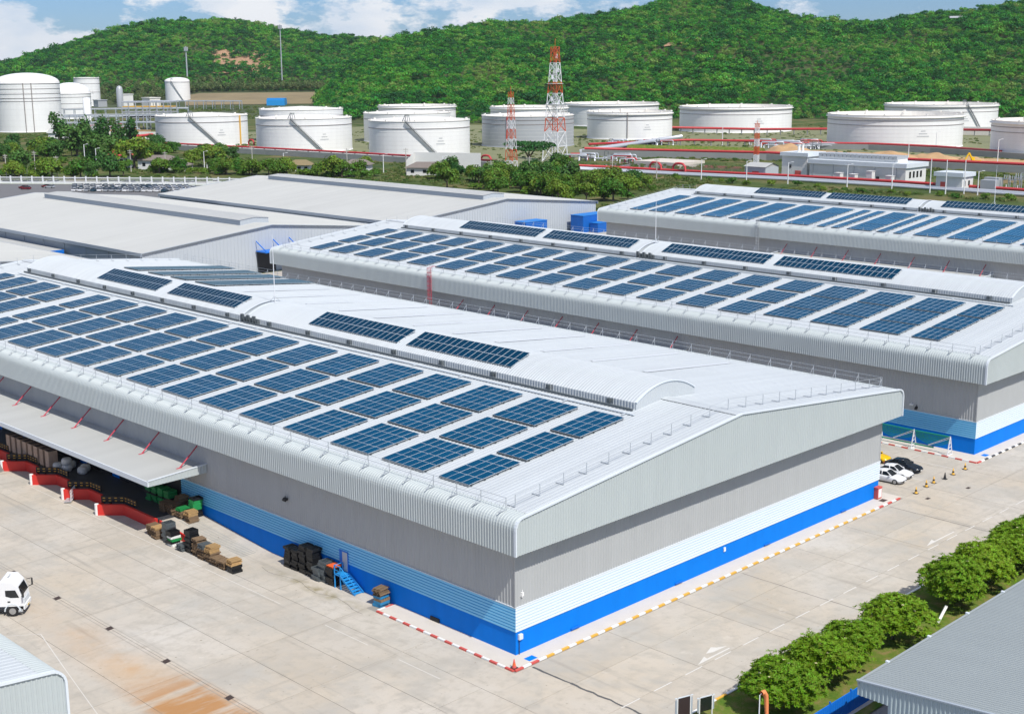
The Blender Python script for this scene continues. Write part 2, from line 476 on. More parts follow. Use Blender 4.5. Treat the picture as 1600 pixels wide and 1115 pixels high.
def grass_material():
    m = bpy.data.materials.new('grass'); m.use_nodes = True
    n, l = m.node_tree.nodes, m.node_tree.links
    b = n['Principled BSDF']; b.inputs['Roughness'].default_value = 0.95; b.inputs['Specular IOR Level'].default_value = 0.1
    g = n.new('ShaderNodeNewGeometry')
    t = n.new('ShaderNodeTexNoise'); t.inputs['Scale'].default_value = 0.7; t.inputs['Detail'].default_value = 10; t.inputs['Roughness'].default_value = 0.7
    l.new(g.outputs['Position'], t.inputs['Vector'])
    r = n.new('ShaderNodeValToRGB'); e = r.color_ramp.elements
    e[0].position = 0.36; e[0].color = (0.075, 0.155, 0.018, 1)
    e[1].position = 0.66; e[1].color = (0.26, 0.19, 0.085, 1)
    k = e.new(0.5); k.color = (0.13, 0.18, 0.03, 1)
    l.new(t.outputs['Fac'], r.inputs[0]); l.new(r.outputs[0], b.inputs['Base Color'])
    bp = n.new('ShaderNodeBump'); bp.inputs['Strength'].default_value = 0.8; bp.inputs['Distance'].default_value = 0.08
    t2 = n.new('ShaderNodeTexNoise'); t2.inputs['Scale'].default_value = 9; t2.inputs['Detail'].default_value = 6
    l.new(g.outputs['Position'], t2.inputs['Vector']); l.new(t2.outputs['Fac'], bp.inputs['Height']); l.new(bp.outputs[0], b.inputs['Normal'])
    MATS['grass'] = m


grass_material()
foliage('leaf_near', (0.145, 0.270, 0.010), (0.205, 0.330, 0.014), 0.30, island=0.40, hue=0.025)
foliage('leaf_tree', (0.050, 0.155, 0.016), (0.175, 0.260, 0.026), 0.22, island=0.40, hue=0.03)
foliage('leaf_dark', (0.028, 0.110, 0.020), (0.085, 0.185, 0.034), 0.2, island=0.35, hue=0.02)
foliage('leaf_forest', (0.012, 0.080, 0.012), (0.105, 0.215, 0.022), 0.25, island=0.45, hue=0.03)


def forest_tones():
    # each tree gets its own tone; broad patches of lighter and darker woodland follow the ground position
    m = MATS['leaf_forest']; n, l = m.node_tree.nodes, m.node_tree.links
    oi = next(x for x in n if x.type == 'OBJECT_INFO'); mixc = next(x for x in n if x.type == 'MIX'); hs = next(x for x in n if x.type == 'HUE_SAT')
    t = n.new('ShaderNodeTexNoise'); t.inputs['Scale'].default_value = 0.012; t.inputs['Detail'].default_value = 4
    l.new(oi.outputs['Location'], t.inputs['Vector'])
    a = n.new('ShaderNodeMath'); a.operation = 'MULTIPLY_ADD'; a.inputs[1].default_value = 1.5; a.inputs[2].default_value = -0.75; l.new(t.outputs['Fac'], a.inputs[0])
    s = n.new('ShaderNodeMath'); s.operation = 'ADD'; l.new(a.outputs[0], s.inputs[0]); l.new(oi.outputs['Random'], s.inputs[1])
    r = n.new('ShaderNodeValToRGB'); e = r.color_ramp.elements
    e[0].position = 0.0; e[0].color = (0.014, 0.100, 0.016, 1); e[1].position = 1.0; e[1].color = (0.200, 0.320, 0.065, 1)
    for p, c in ((0.28, (0.020, 0.165, 0.016, 1)), (0.60, (0.062, 0.275, 0.022, 1)), (0.90, (0.150, 0.370, 0.034, 1))):
        k = e.new(p); k.color = c
    l.new(s.outputs[0], r.inputs[0]); l.new(r.outputs[0], hs.inputs['Color'])


forest_tones()
foliage('leaf_olive', (0.075, 0.140, 0.034), (0.170, 0.215, 0.070), 0.2, island=0.35, hue=0.03)
foliage('leaf_scrub', (0.070, 0.150, 0.024), (0.200, 0.220, 0.070), 0.2, island=0.35, hue=0.03)

# ------------------------------------------------------------------ ground and pavements
b = MB()
xs = [-600, -260, -120, -60, 0, 60, 140, 260, 420, 700, 1000, 1500, 2400, 4200, 6500]
b.grid([[(x, y, -0.06) for y in xs] for x in xs])
struct(b.build('ground', 'ground_scrub'))

b = MB(); b.quad((-130, -60, -0.03), (330, -60, -0.03), (330, 198, -0.03), (-130, 198, -0.03))
yard = struct(b.build('yard_pavement', 'joint'))
SL = MB(); SL.box(0, 1, 0, 1, -1, 0)
slab_me = SL.mesh('slab', 'slab')
GAP = 0.022


def slab(x0, x1, y0, y1, h=0.028):
    o = put('slab', slab_me, yard, (min(x0, x1) + GAP, min(y0, y1) + GAP, random.uniform(-0.003, 0.003)))
    o.scale = (abs(x1 - x0) - 2 * GAP, abs(y1 - y0) - 2 * GAP, h)


XL = [-43.0, -37.6, -32.2, -26.9, -21.6, -16.2, -11.1, -6.2]
YL = [-12.5, -2.25, 7.8, 17.6, 27.5, 37.9, 47.9, 57.6, 67.6, 77.6, 87.6, 97.6, 107.6]
for i in range(len(XL) - 1):
    for j in range(len(YL) - 1):
        slab(XL[i], XL[i + 1], YL[j], YL[j + 1])
for j in range(1, len(YL) - 1):
    slab(-6.2, 0.02 if YL[j] > 17 else -2.3, YL[j], YL[j + 1])
for i in range(len(XL) - 1): slab(XL[i], XL[i + 1], -17.2, -12.5); slab(XL[i], XL[i + 1], -27, -17.2)
XG = [-6.2, -0.4, 9.5, 19.4, 29.5, 39.3, 48.8, 58.2, 67.8, 77.6, 87.5, 97.4, 107.3, 117.2, 127.1]
YG = [-2.2, -7.1, -12.55, -17.15]
for i in range(len(XG) - 1):
    for j in range(3):
        slab(XG[i], XG[i + 1], YG[j], YG[j + 1])
slab(-6.2, -2.3, -2.25, -2.2 + 0.05)
for j in range(1, 12):      # lane between the first two warehouses
    for (x0, x1) in ((60.05, 65.6), (65.6, 70.9), (70.9, 76.1), (76.1, 81.0)):
        slab(x0 if j > 1 or x0 > 61 else 61.9, x1, YL[j] if j > 1 else -2.2, YL[j + 1])
b = MB()
for (x0, x1, y0, y1) in ((-130, -43, -60, 198), (-43, 330, 107.6, 198), (81, 330, -60, 107.6), (60.05, 81, 107.61, 107.62)):
    if x0 == 81: b.quad((127.1, -60, -0.004), (330, -60, -0.004), (330, 107.6, -0.004), (127.1, 107.6, -0.004)); b.quad((81, -2.2, -0.004), (127.1, -2.2, -0.004), (127.1, 107.6, -0.004), (81, 107.6, -0.004))
    elif x1 - x0 > 30: b.quad((x0, y0, -0.004), (x1, y0, -0.004), (x1, y1, -0.004), (x0, y1, -0.004))
b.build('concrete_sheet', 'slab', yard)

# painted markings lie on the slabs
mat('paint_worn', (0.62, 0.60, 0.56), 0.7, var=0.12, vscale=1.2)


def paint(name, pts, m='paint_worn', z=0.008):
    bb = MB(); bb.poly([(p[0], p[1], z) for p in pts]); return bb.build(name, m, yard)


def line(x0, y0, x1, y1, w=0.12, m='paint_worn'):
    d = Vector((x1 - x0, y1 - y0)).normalized(); nn = Vector((-d.y, d.x)) * w / 2
    paint('painted_line', [(x0 - nn.x, y0 - nn.y), (x1 - nn.x, y1 - nn.y), (x1 + nn.x, y1 + nn.y), (x0 + nn.x, y0 + nn.y)], m)


for y0, y1 in ((24.2, 37.3), (37.9, 57.2), (58, 76), (11, 17.2), (1.5, 6.8)): line(-7.42, y0, -7.42, y1, 0.075)
line(-26.6, 34.0, -28.4, 26.0, 0.08); line(-28.4, 26.0, -31.0, 14, 0.06); line(-26.6, 34.0, -30.5, 37.0, 0.06)
for x in np.arange(-9, 120, 4.1): line(x, -12.62, x + 2.3, -12.62, 0.13)
for x in (62.0, 69.8, 76.9): line(x, -0.6 if x > 62 else 0.3, x, 5.2, 0.10)
line(62.0, 5.2, 80.0, 5.2, 0.08)


def arrow(x, y, sgn, L=4.6):
    # straight arrow with a broad half head, painted on the lane
    paint('painted_arrow', [(x, y), (x + sgn * L * 0.36, y + 0.62), (x + sgn * L * 0.33, y + 0.20), (x + sgn * L, y + 0.16), (x + sgn * L, y + 0.02), (x + sgn * L * 0.2, y)])


arrow(9.7, -12.2, 1)
paint('painted_arrow', [(11.9, -11.35), (13.3, -10.85), (13.6, -11.25), (14.5, -11.7), (12.6, -11.6)])
arrow(49.3, -12.0, 1, 6.2)
# dark sealed crack across the road by the corner, and a wider tar seam
mat('tar', (0.10, 0.10, 0.10), 0.85, var=0.2, vscale=3.0)
cx_ = [(-0.45 + 0.05 * math.sin(k * 1.9) + random.uniform(-.05, .05), -2.45 - k * 0.62) for k in range(25)]
for k in range(24):
    w = 0.09 + 0.05 * random.random()
    paint('tar_seam', [(cx_[k][0] - w, cx_[k][1]), (cx_[k][0] + w, cx_[k][1]), (cx_[k + 1][0] + w * .9, cx_[k + 1][1]), (cx_[k + 1][0] - w * .9, cx_[k + 1][1])], 'tar', 0.007)
for (ax, ay, bx_, by) in ((58.2, -2.6, 58.0, -17), (29.5, -2.6, 29.5, -16.9)):
    px = [(ax + (bx_ - ax) * k / 14 + random.uniform(-.05, .05), ay + (by - ay) * k / 14) for k in range(15)]
    for k in range(14):
        w = 0.035
        paint('crack', [(px[k][0] - w, px[k][1]), (px[k][0] + w, px[k][1]), (px[k + 1][0] + w, px[k + 1][1]), (px[k + 1][0] - w, px[k + 1][1])], 'tar', 0.006)
# crack along the algae stained strip
px = [(-3.1 - 0.35 * math.sin(k * .7) + random.uniform(-.1, .1), 33.5 - k * 0.8) for k in range(22)]
for k in range(21): paint('crack', [(px[k][0] - .02, px[k][1]), (px[k][0] + .02, px[k][1]), (px[k + 1][0] + .02, px[k + 1][1]), (px[k + 1][0] - .02, px[k + 1][1])], 'tar', 0.006)
# drain gutter along the yard with grates
for y in (60.2, 50.4, 40.8, 30.7, 20.9, 11.2, 1.3):
    bb = MB(); bb.poly([(-22.05, y - .42, .006), (-21.4, y - .30, .006), (-21.2, y + .42, .006), (-21.8, y + .30, .006)])
    for k in range(5): bb.box(-21.95 + k * .14, -21.88 + k * .14, y - .3, y + .3, 0.004, 0.02)
    o = bb.build('drain_grate', 'drain', yard)
    n_ = int(round((60.2 - y) / 9.85))
for x, y in ((70.9, -5.8), (63.9, -4.3)):
    bb = MB(); bb.box(x - .35, x + .35, y - .2, y + .2, 0.0, 0.012)
    for k in range(6): bb.box(x - .33 + k * .12, x - .28 + k * .12, y - .18, y + .18, .012, .022)
    bb.build('drain_grate', 'drain', yard)
line(-21.62 - .35, -12, -21.62 - .35, 62, 0.05, 'joint'); line(-21.62 + .35, -12, -21.62 + .35, 62, 0.05, 'joint')


# ------------------------------------------------------------------ kerbs and aprons
KB = {}


def kerb_block(m, along, L=0.95):
    k = (m, along, L)
    if k not in KB:
        bb = MB()
        if along == 'x': bb.box(0.01, L - .01, -0.11, 0.11, 0, 0.15)
        else: bb.box(-0.11, 0.11, 0.01, L - .01, 0, 0.15)
        KB[k] = bb.mesh('kerb_block', m)
    return KB[k]


def kerb(label, x, y, along, n, cols, L=0.95, top=0.0):
    r = thing('kerb', label, 'kerb', (x, y, 0))
    for k in range(n):
        c = cols[k % len(cols)] if not callable(cols) else cols(k)
        put('kerb_block', kerb_block(c, along, L), r, (k * L, 0, top) if along == 'x' else (0, k * L, top))
    return r


kerb('red and white painted kerb beside the front warehouse side wall', -2.2, -1.9, 'y', 19, ('kerb_red', 'white_paint'))
kerb('yellow and white painted kerb along the front warehouse gable', -2.1, -2.0, 'x', 67, lambda k: ('kerb_red' if k < 3 or k > 61 else 'yellow') if k % 2 == 0 else 'white_paint')
kerb('red and white kerb beside the second warehouse side wall', 81.0, -1.8, 'y', 60, ('kerb_red', 'white_paint'))
kerb('black and white kerb along the second warehouse gable', 81.1, -1.9, 'x', 50, lambda k: ('kerb_red' if k < 2 else 'kerb_black') if k % 2 == 0 else 'white_paint')
kerb('yellow and white kerb edging the grass verge', -24, -17.25, 'x', 110, ('white_paint', 'yellow', 'white_paint', 'white_paint'), 1.4)
kerb('short red and white kerb closing the apron beside a pallet stack', -2.1, 16.2, 'x', 2, ('white_paint', 'kerb_red'))
b = MB()
b.box(-2.09, 62.0, -1.89, 0.03, -0.02, 0.13); b.box(-2.09, 0.03, 0.03, 16.1, -0.02, 0.13)
struct(b.build('apron', 'apron'))
b = MB(); b.box(81.1, 150, -1.8, 0.03, -0.02, 0.13); b.box(81.1, 84.03, 0.03, 56, -0.02, 0.13); b.box(60.02, 62.0, 0.03, 3.0, -.02, .13)
struct(b.build('apron', 'apron'))
for (x, y, m_, lab) in ((0.5, -1.3, 'blue', 'blue square drain cover set in the front apron corner'), (59.3, -1.1, 'drain', 'grey drain cover in the apron near the red cabinet'), (84.8, -1.1, 'blue', 'blue drain cover in the apron of the second warehouse')):
    bb = MB(); bb.box(-.5, .5, -.35, .35, 0, .012); bb.box(-.42, .42, -.28, .28, .012, .02)
    tag(bb.build('drain_cover', m_, None, (x, y, .13)), lab, 'drain cover')

# grass verge (slightly raised) with uneven surface
b = MB(); gx = np.linspace(-30, 140, 120); gy = np.linspace(-27.2, -17.36, 12)
b.grid([[(x, y, 0.10 + 0.05 * mnoise.noise(Vector((x * .5, y * .5, 3)))) for y in gy] for x in gx])
struct(b.build('grass_verge', 'grass', smooth=True))


# ------------------------------------------------------------------ warehouses with barrel ridge vents
SLP = 3.1 / 31.6


def rz(x):      # roof height over local x
    return 13.1 + (x + 1.6) * SLP if x <= 30 else 13.1 + (61.6 - x) * SLP


def ribs(y0, y1, pitch, prof):
    out = []; y = y0
    while y < y1 - 1e-6:
        for t, d in prof:
            yy = y + t * pitch
            if yy < y1: out.append((yy, d))
        y += pitch
    out.append((y1, 0.0))
    return out


PF = ((0, 0), (0.5, 0), (0.62, 1), (0.88, 1))
PR = ((0, 0), (0.76, 0), (0.82, 1), (0.94, 1))


def warehouse(x0, label, L=152.0, pitch=0.33, canopy=None, vents=((8.0, 77.0), (78.2, 143.0)), sky_y=(), blocks=True):
    root = thing('warehouse', label, 'warehouse', (x0, 0, 0))
    bb = MB(); bb.box(0, 60, 0, L, 0.0, 2.22); bb.build('base_wall', 'blue', root)
    # ribbed horizontal cladding band: sun and shade put into its colour, pale gables, blue sides
    z = 2.22; n = 8; h = (4.45 - 2.22) / n; lv = []
    for k in range(n):
        for t, d in ((0.0, .015), (0.10, .015), (0.22, .08), (0.88, .08)): lv.append((z + (k + t) * h, d))
    lv.append((4.45, .015))
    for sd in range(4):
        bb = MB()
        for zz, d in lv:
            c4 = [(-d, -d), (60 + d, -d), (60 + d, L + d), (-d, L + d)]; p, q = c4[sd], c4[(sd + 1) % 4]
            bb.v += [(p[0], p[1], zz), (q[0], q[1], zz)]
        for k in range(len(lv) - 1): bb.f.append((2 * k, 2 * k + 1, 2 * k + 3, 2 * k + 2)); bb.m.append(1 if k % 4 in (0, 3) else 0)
        bb.build('stripe_band', ['stripe_sunlit', 'stripe_sunlit_groove'] if sd in (0, 2) else ['stripe', 'stripe_shaded_groove'], root)
    bb = MB(); d = 0.10      # cap flashing over the band
    bb.box(-d, 60 + d, -d, 0.02, 4.45, 4.52); bb.box(-d, 0.02, 0.02, L, 4.45, 4.52); bb.box(59.98, 60 + d, 0.02, L, 4.45, 4.52)
    bb.build('band_flashing', 'trim', root)
    # upper wall, vertically ribbed
    for nm, ax in (('upper_wall', 'f'), ('upper_wall', 'l'), ('upper_wall', 'r'), ('upper_wall', 'b')):
        bb = MB(); prof = ribs(0, 60 if ax in 'fb' else L, 0.36, PF)
        for s, dd in prof:
            o = dd * 0.035
            P = {'f': (s, -o), 'b': (s, L + o), 'l': (-o, s), 'r': (60 + o, s)}[ax]
            bb.v += [(P[0], P[1], 4.5), (P[0], P[1], 9.97)]
        for k in range(len(prof) - 1):
            bb.f.append((2 * k, 2 * k + 2, 2 * k + 3, 2 * k + 1)); bb.m.append(0)
        bb.build(nm, 'wall_grey', root)
    d = 0.05
    for (cx, cy) in ((0, 0), (60, 0)): bb = MB(); bb.box(cx - .09, cx + .09, cy - d, cy + .1, 4.53, 9.96); bb.build('corner_trim', 'wall_grey', root)
    bb = MB()
    bb.box(-1.58, 61.58, -1.58, 0.1, 9.95, 10.0); bb.box(-1.58, 61.58, L - .1, L + 1.58, 9.95, 10.0)
    bb.box(-1.58, 0.1, 0.1, L - .1, 9.95, 10.0); bb.box(59.9, 61.58, .1, L - .1, 9.95, 10.0)
    bb.build('soffit', 'wall_grey', root)
    # eaves: vertical fascia rolling over into the roof
    arc = [(-0.62 + 0.98 * math.cos(t), 12.2 + 0.98 * math.sin(t)) for t in np.linspace(math.pi, math.pi * 0.53, 7)]
    cs = [(-1.6, 9.93), (-1.6, 11.2)] + arc + [(0.05, rz(0.05))]
    nrm = [(-1, 0), (-1, 0)] + [(math.cos(t), math.sin(t)) for t in np.linspace(math.pi, math.pi * 0.53, 7)] + [(-SLP, 1)]
    prof = ribs(-1.6, L + 1.6, pitch, PF)
    for side in (0, 1):
        P = []
        for y, d in prof:
            o = d * 0.044
            P.append([((c[0] + q[0] * o) if side == 0 else 60 - (c[0] + q[0] * o), y, c[1] + q[1] * o) for c, q in zip(cs, nrm)])
        bb = MB(); bb.grid(P); bb.build('eave_fascia', 'fascia', root, smooth=False)
    prof = ribs(-1.6, L + 1.6, 0.5, PR)
    for side in (0, 1):
        P = []
        for y, d in prof:
            o = d * 0.04
            P.append([((x if side == 0 else 60 - x), y, rz(x) + o + 0.01 - q) for x, q in ((0.0, 0), (10.0, 0), (10.02, .02), (20.0, .02), (20.02, .035), (30.0, .035))])
        bb = MB(); bb.grid(P); bb.build('roof_slope', 'roof_white', root)
    for (ya, yb) in ((-1.62, vents[0][0]), (vents[-1][1], L + 1.62)):
        bb = MB()
        bb.quad((29.3, ya, rz(29.3) + .06), (30, ya, rz(30) + .08), (30, yb, rz(30) + .08), (29.3, yb, rz(29.3) + .06))
        bb.quad((30, ya, rz(30) + .08), (30.7, ya, rz(30.7) + .06), (30.7, yb, rz(30.7) + .06), (30, yb, rz(30) + .08))
        bb.build('ridge_cap', 'roof_white', root)
    # gable fascias
    for (y, s) in ((-1.6, -1), (L + 1.6, 1)):
        bb = MB(); prof = ribs(-1.55, 61.55, pitch, PF)
        for x, d in prof:
            o = y + s * d * 0.05
            top = rz(x) - 0.02
            e = min(x + 1.6, 61.6 - x)
            if e < 0.98: top = min(top, 12.2 + math.sqrt(max(0, 0.96 ** 2 - (0.98 - e) ** 2)))
            bb.v += [(x, o, 9.93), (x, o, top)]
        for k in range(len(prof) - 1):
            bb.f.append((2 * k, 2 * k + 2, 2 * k + 3, 2 * k + 1)); bb.m.append(0)
        bb.build('gable_fascia', 'fascia', root)
        pts = [(a, 0, c) for a, c in [(-1.6, 9.93), (-1.6, 11.2)] + arc] + [(30, 0, rz(30))] + [(60 - a, 0, c) for a, c in reversed([(-1.6, 9.93), (-1.6, 11.2)] + arc)]
        bb = MB()
        for p, q in zip(pts[:-1], pts[1:]):
            yy = y + s * 0.03
            bb.bar((p[0], yy, p[2] + .02), (q[0], yy, q[2] + .02), 0.26, 0.16)
        bb.build('verge_trim', 'trim', root)
    # barrel vents on the ridge
    va = [(25.35, rz(25.35) - .1), (25.35, 16.45)]
    cxv, rr = 30.13, None
    hw, hh = 4.78, 1.42
    rr = (hw * hw + hh * hh) / (2 * hh)
    for t in np.linspace(-1, 1, 19):
        a = math.asin(hw / rr) * t
        va.append((cxv + rr * math.sin(a), 16.45 + hh - rr * (1 - math.cos(a))))
    va.append((34.91, rz(34.91) - .1))
    for (ya, yb) in vents:
        prof = ribs(ya, yb, 0.40, PF); P = []
        for y, d in prof:
            o = d * 0.045; row = []
            for k, (x, z) in enumerate(va):
                if k < 2: row.append((x - o, y, z))
                elif k == len(va) - 1: row.append((x + o, y, z))
                else:
                    nx, nz = (x - cxv) / rr, 1.0
                    row.append((x + nx * o, y, z + o))
            P.append(row)
        bb = MB(); bb.grid(P); vent = bb.build('barrel_vent', 'roof_white', root, smooth=False)
        for ye, s in ((ya, -1), (yb, 1)):
            bb = MB()
            pr = ribs(25.35, 34.91, 0.4, PF)
            def vz(x):
                a = (x - cxv) / rr
                return 16.45 + hh - rr * (1 - math.sqrt(max(0, 1 - a * a)))
            for x, d in pr: bb.v += [(x, ye + s * (d * .03 - .01), rz(x) - .1), (x, ye + s * (d * .03 - .01), vz(x))]
            for k in range(len(pr) - 1): bb.f.append((2 * k, 2 * k + 2, 2 * k + 3, 2 * k + 1)); bb.m.append(0)
            bb.build('vent_end_wall', 'roof_white', vent)
            bb = MB()
            for p, q in zip(va[1:-1][:-1], va[2:-1]): bb.bar((p[0], ye, p[1] + .03), (q[0], ye, q[1] + .03), .22, .10)
            bb.build('vent_trim', 'trim', vent)
        for y in np.arange(ya + 3.5, yb, 8.6):
            bb = MB(); bb.box(25.05, 25.33, y - .22, y + .22, 15.95, 16.4); bb.bar((25.2, y - .5, 15.9), (25.2, y - .5, 16.5), .07)
            bb.build('floodlight', 'steel_dark', vent)
        bb = MB(); bb.box(24.72, 24.88, ya, yb, rz(24.8) + .05, rz(24.8) + .25); bb.build('gutter', 'steel_dark', vent)
        bb = MB(); bb.box(23.7, 24.0, ya - 1, yb, rz(23.8) + .06, rz(23.8) + .16)
        for y in np.arange(ya, yb, 8): bb.box(23.2, 25.0, y, y + .15, rz(24) + .02, rz(24) + .08)
        bb.build('cable_tray', 'alu', vent)
    if vents[0][1] < 100:
        bb = MB(); ya, yb = vents[0][1], vents[1][0]
        bb.box(25.6, 34.6, ya, yb, 15.2, 16.4); bb.build('vent_joint', 'galv', root)
        bb = MB()
        for k in range(6): bb.box(24.9, 25.2, ya - 3 + k * .7, ya - 2.6 + k * .7, 15.7, 16.5 + .3 * (k % 2)); bb.bar((24.8, ya - 2.8 + k * .7, 15.6), (24.8, ya - 2.8 + k * .7, 16.8), .08)
        bb.build('inverter_rack', 'steel_dark', root)
    for y in sky_y:
        bb = MB(); bb.quad((41.2, y - .38, rz(41.2) + .055), (57.8, y - .38, rz(57.8) + .055), (57.8, y + .38, rz(57.8) + .055), (41.2, y + .38, rz(41.2) + .055))
        bb.build('skylight', 'skylight', root)
    if canopy:
        ya, yb = canopy
        bb = MB()
        bb.quad((-7.2, ya, 6.72), (0, ya, 6.95), (0, yb, 6.95), (-7.2, yb, 6.72)); bb.quad((-7.2, ya, 6.3), (-7.2, yb, 6.3), (0, yb, 6.3), (0, ya, 6.3))
        bb.quad((-7.2, ya, 6.3), (0, ya, 6.3), (0, ya, 6.95), (-7.2, ya, 6.72)); bb.quad((-7.2, yb, 6.3), (-7.2, yb, 6.72), (0, yb, 6.95), (0, yb, 6.3)); bb.quad((-7.2, yb, 6.3), (-7.2, ya, 6.3), (-7.2, ya, 6.72), (-7.2, yb, 6.72))
        can = bb.build('canopy', 'shed_roof', root)
        bb = MB(); bb.box(-7.34, -7.2, ya - .1, yb + .1, 6.24, 6.80); bb.build('canopy_fascia', 'trim', can)
        for ye, s in ((ya, -1), (yb, 1)):
            bb = MB()
            pr = ribs(-7.2, -.02, .4, PF)
            for x, d in pr: bb.v += [(x, ye + s * (.06 + d * .04), 6.22), (x, ye + s * (.06 + d * .04), 6.82 + (x + 7.2) / 7.2 * .36)]
            for k in range(len(pr) - 1): bb.f.append((2 * k, 2 * k + 2, 2 * k + 3, 2 * k + 1)); bb.m.append(0)
            bb.build('canopy_end', 'fascia', can)
            bb = MB(); bb.bar((-7.25, ye + s * .03, 6.86), (0, ye + s * .03, 7.22), .22, .08); bb.build('canopy_trim', 'trim', can)
        y = ya + 1.7; rod = None
        while y < yb:
            if rod is None:
                bb = MB(); bb.tube([(-2.4, 0, 6.85), (0.02, 0, 8.95)], .075, 8); bb.box(-2.75, -2.05, -.12, .12, 6.84, 6.9); bb.tube([(-1.35, 0, 7.76), (-1.1, 0, 7.98)], .11, 8)
                rod = bb.mesh('tie_rod', 'rod_red')
            put('tie_rod', rod, can, (0, y, 0)); y += 8.03
    # roof edge guard rails are a thing of their own
    return root


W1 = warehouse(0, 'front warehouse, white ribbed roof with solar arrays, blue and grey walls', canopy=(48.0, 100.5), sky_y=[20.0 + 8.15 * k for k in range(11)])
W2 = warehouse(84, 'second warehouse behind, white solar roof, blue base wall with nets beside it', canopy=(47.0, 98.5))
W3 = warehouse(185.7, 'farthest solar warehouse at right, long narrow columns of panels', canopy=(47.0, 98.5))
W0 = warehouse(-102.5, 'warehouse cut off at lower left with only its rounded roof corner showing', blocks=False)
W0.location.y = 0.7


# ------------------------------------------------------------------ roof guard rails
def guardrail(label, pts_posts, brace, group=None, stay=True):
    """posts = list of (x,y,z); brace = direction of the sloping stay"""
    p0 = Vector(pts_posts[0]); r = thing('guard_rail', label, 'guard rail', p0, 0, group)
    bb = MB(); bb.box(-.025, .025, -.025, .025, 0, 1.1); bx, by = brace
    if stay: bb.bar((0, 0, .9), (bx * .75, by * .75, 0.03), .035)
    bb.box(min(0, bx * .9) - .05, max(0, bx * .9) + .05, min(0, by * .9) - .05, max(0, by * .9) + .05, 0.0, .05)
    me = bb.mesh('post', 'galv')
    for p in pts_posts: put('post', me, r, Vector(p) - p0)
    for h in (1.08, 0.58):
        bb = MB()
        for a, c in zip(pts_posts[:-1], pts_posts[1:]): bb.bar(Vector(a) - p0 + Vector((0, 0, h)), Vector(c) - p0 + Vector((0, 0, h)), .024 if not stay else .03)
        bb.build('rail', 'galv', r)
    return r


names = {0: 'front warehouse', 84: 'second warehouse', 185.7: 'farthest solar warehouse'}
for x0 in (0, 84, 185.7):
    nm = names[x0]
    ys = [0.6 + 3.06 * k for k in range(50)]
    guardrail('thin guard rail along the near eave of the ' + nm + ' roof', [(x0 - .45, y, rz(-.45) + .03) for y in ys], (-1, 0))
    guardrail('thin guard rail along the far eave of the ' + nm + ' roof', [(x0 + 60.6, y, rz(60.6) + .03) for y in ys], (-1, 0))
    xs_ = [0.4 + 3.0 * k for k in range(20)] + [59.8]
    guardrail('thin guard rail over the near gable of the ' + nm, [(x0 + x, 0.35, rz(x) + .05) for x in xs_], (0, 1), None, False)
    guardrail('thin guard rail over the far gable of the ' + nm, [(x0 + x, 151.0, rz(x) + .05) for x in xs_], (0, -1), None, False)

# caged ladders at the eaves
for (x0, lab, m_) in ((82.3, 'red caged ladder up the second warehouse eave', 'rod_red'), (184.0, 'grey caged ladder up the farthest solar warehouse eave', 'galv')):
    r = thing('caged_ladder', lab, 'ladder', (x0, 103.8, 0))
    for s in (-.25, .25):
        bb = MB(); bb.bar((0, s, 6.6), (0, s, 14.3), .06); bb.bar((0, s, 14.3), (1.2, s, 14.3), .05); bb.build('stile', m_, r)
    bb = MB()
    for z in np.arange(6.8, 13.4, .35): bb.bar((0, -.25, z), (0, .25, z), .04)
    bb.build('rungs', m_, r)
    bb = MB()
    for z in np.arange(8.5, 14.2, .8):
        c = [(-.7 * math.sin(t), -.38 * math.cos(t), z) for t in np.linspace(0, math.pi, 7)]
        for p, q in zip(c[:-1], c[1:]): bb.bar(p, q, .04)
    for t in np.linspace(.3, 2.8, 4): bb.bar((-.7 * math.sin(t), -.38 * math.cos(t), 8.5), (-.7 * math.sin(t), -.38 * math.cos(t), 14.1), .035)
    bb.build('cage', m_, r)
# lightning masts on the ridges
for (x, y, h, lab) in ((29.9, 76.8, 9.5, 'thin white lightning mast on the front warehouse ridge'), (114, 77.6, 9.0, 'thin white lightning mast on the second warehouse ridge'), (215.7, 62, 9, 'thin white lightning mast on the farthest solar warehouse ridge')):
    r = thing('lightning_mast', lab, 'mast', (x, y, 17.85))
    bb = MB(); bb.tube([(0, 0, 0), (0, 0, h * .6), (0, 0, h)], [.07, .05, .02], 6); bb.build('mast_pole', 'mast_white', r)
    bb = MB()
    for k in range(3): a = k * 2.1; bb.bar((0, 0, .9), (math.cos(a) * .9, math.sin(a) * .9, 0.0), .05)
    bb.build('mast_foot', 'galv', r)

# ------------------------------------------------------------------ solar arrays
PL, PW = 1.65, 0.99        # panel pitch along slope / along ridge


def panel_mesh(name, glass, w=0.017):
    bb = MB(); a, c = PL - .02, PW - .02; z = 0.04
    bb.box(0, a, 0, c, 0, z - .004, 1)
    bb.quad((w, w, z), (a - w, w, z), (a - w, c - w, z), (w, c - w, z), 0)
    for q in (((0, 0), (a, 0), (a - w, w), (w, w)), ((a, 0), (a, c), (a - w, c - w), (a - w, w)), ((a, c), (0, c), (w, c - w), (a - w, c - w)), ((0, c), (0, 0), (w, w), (w, c - w))):
        bb.quad(*[(p[0], p[1], z) for p in q], 1)
    return bb.mesh(name, [glass, 'alu'])


PAN = panel_mesh('panel', 'glass_pv'); PANF = panel_mesh('panel', 'glass_pv', 0.010); PAND = panel_mesh('panel', 'glass_pv_dark', 0.022)
TILT = math.atan(SLP)
RAILS = {}


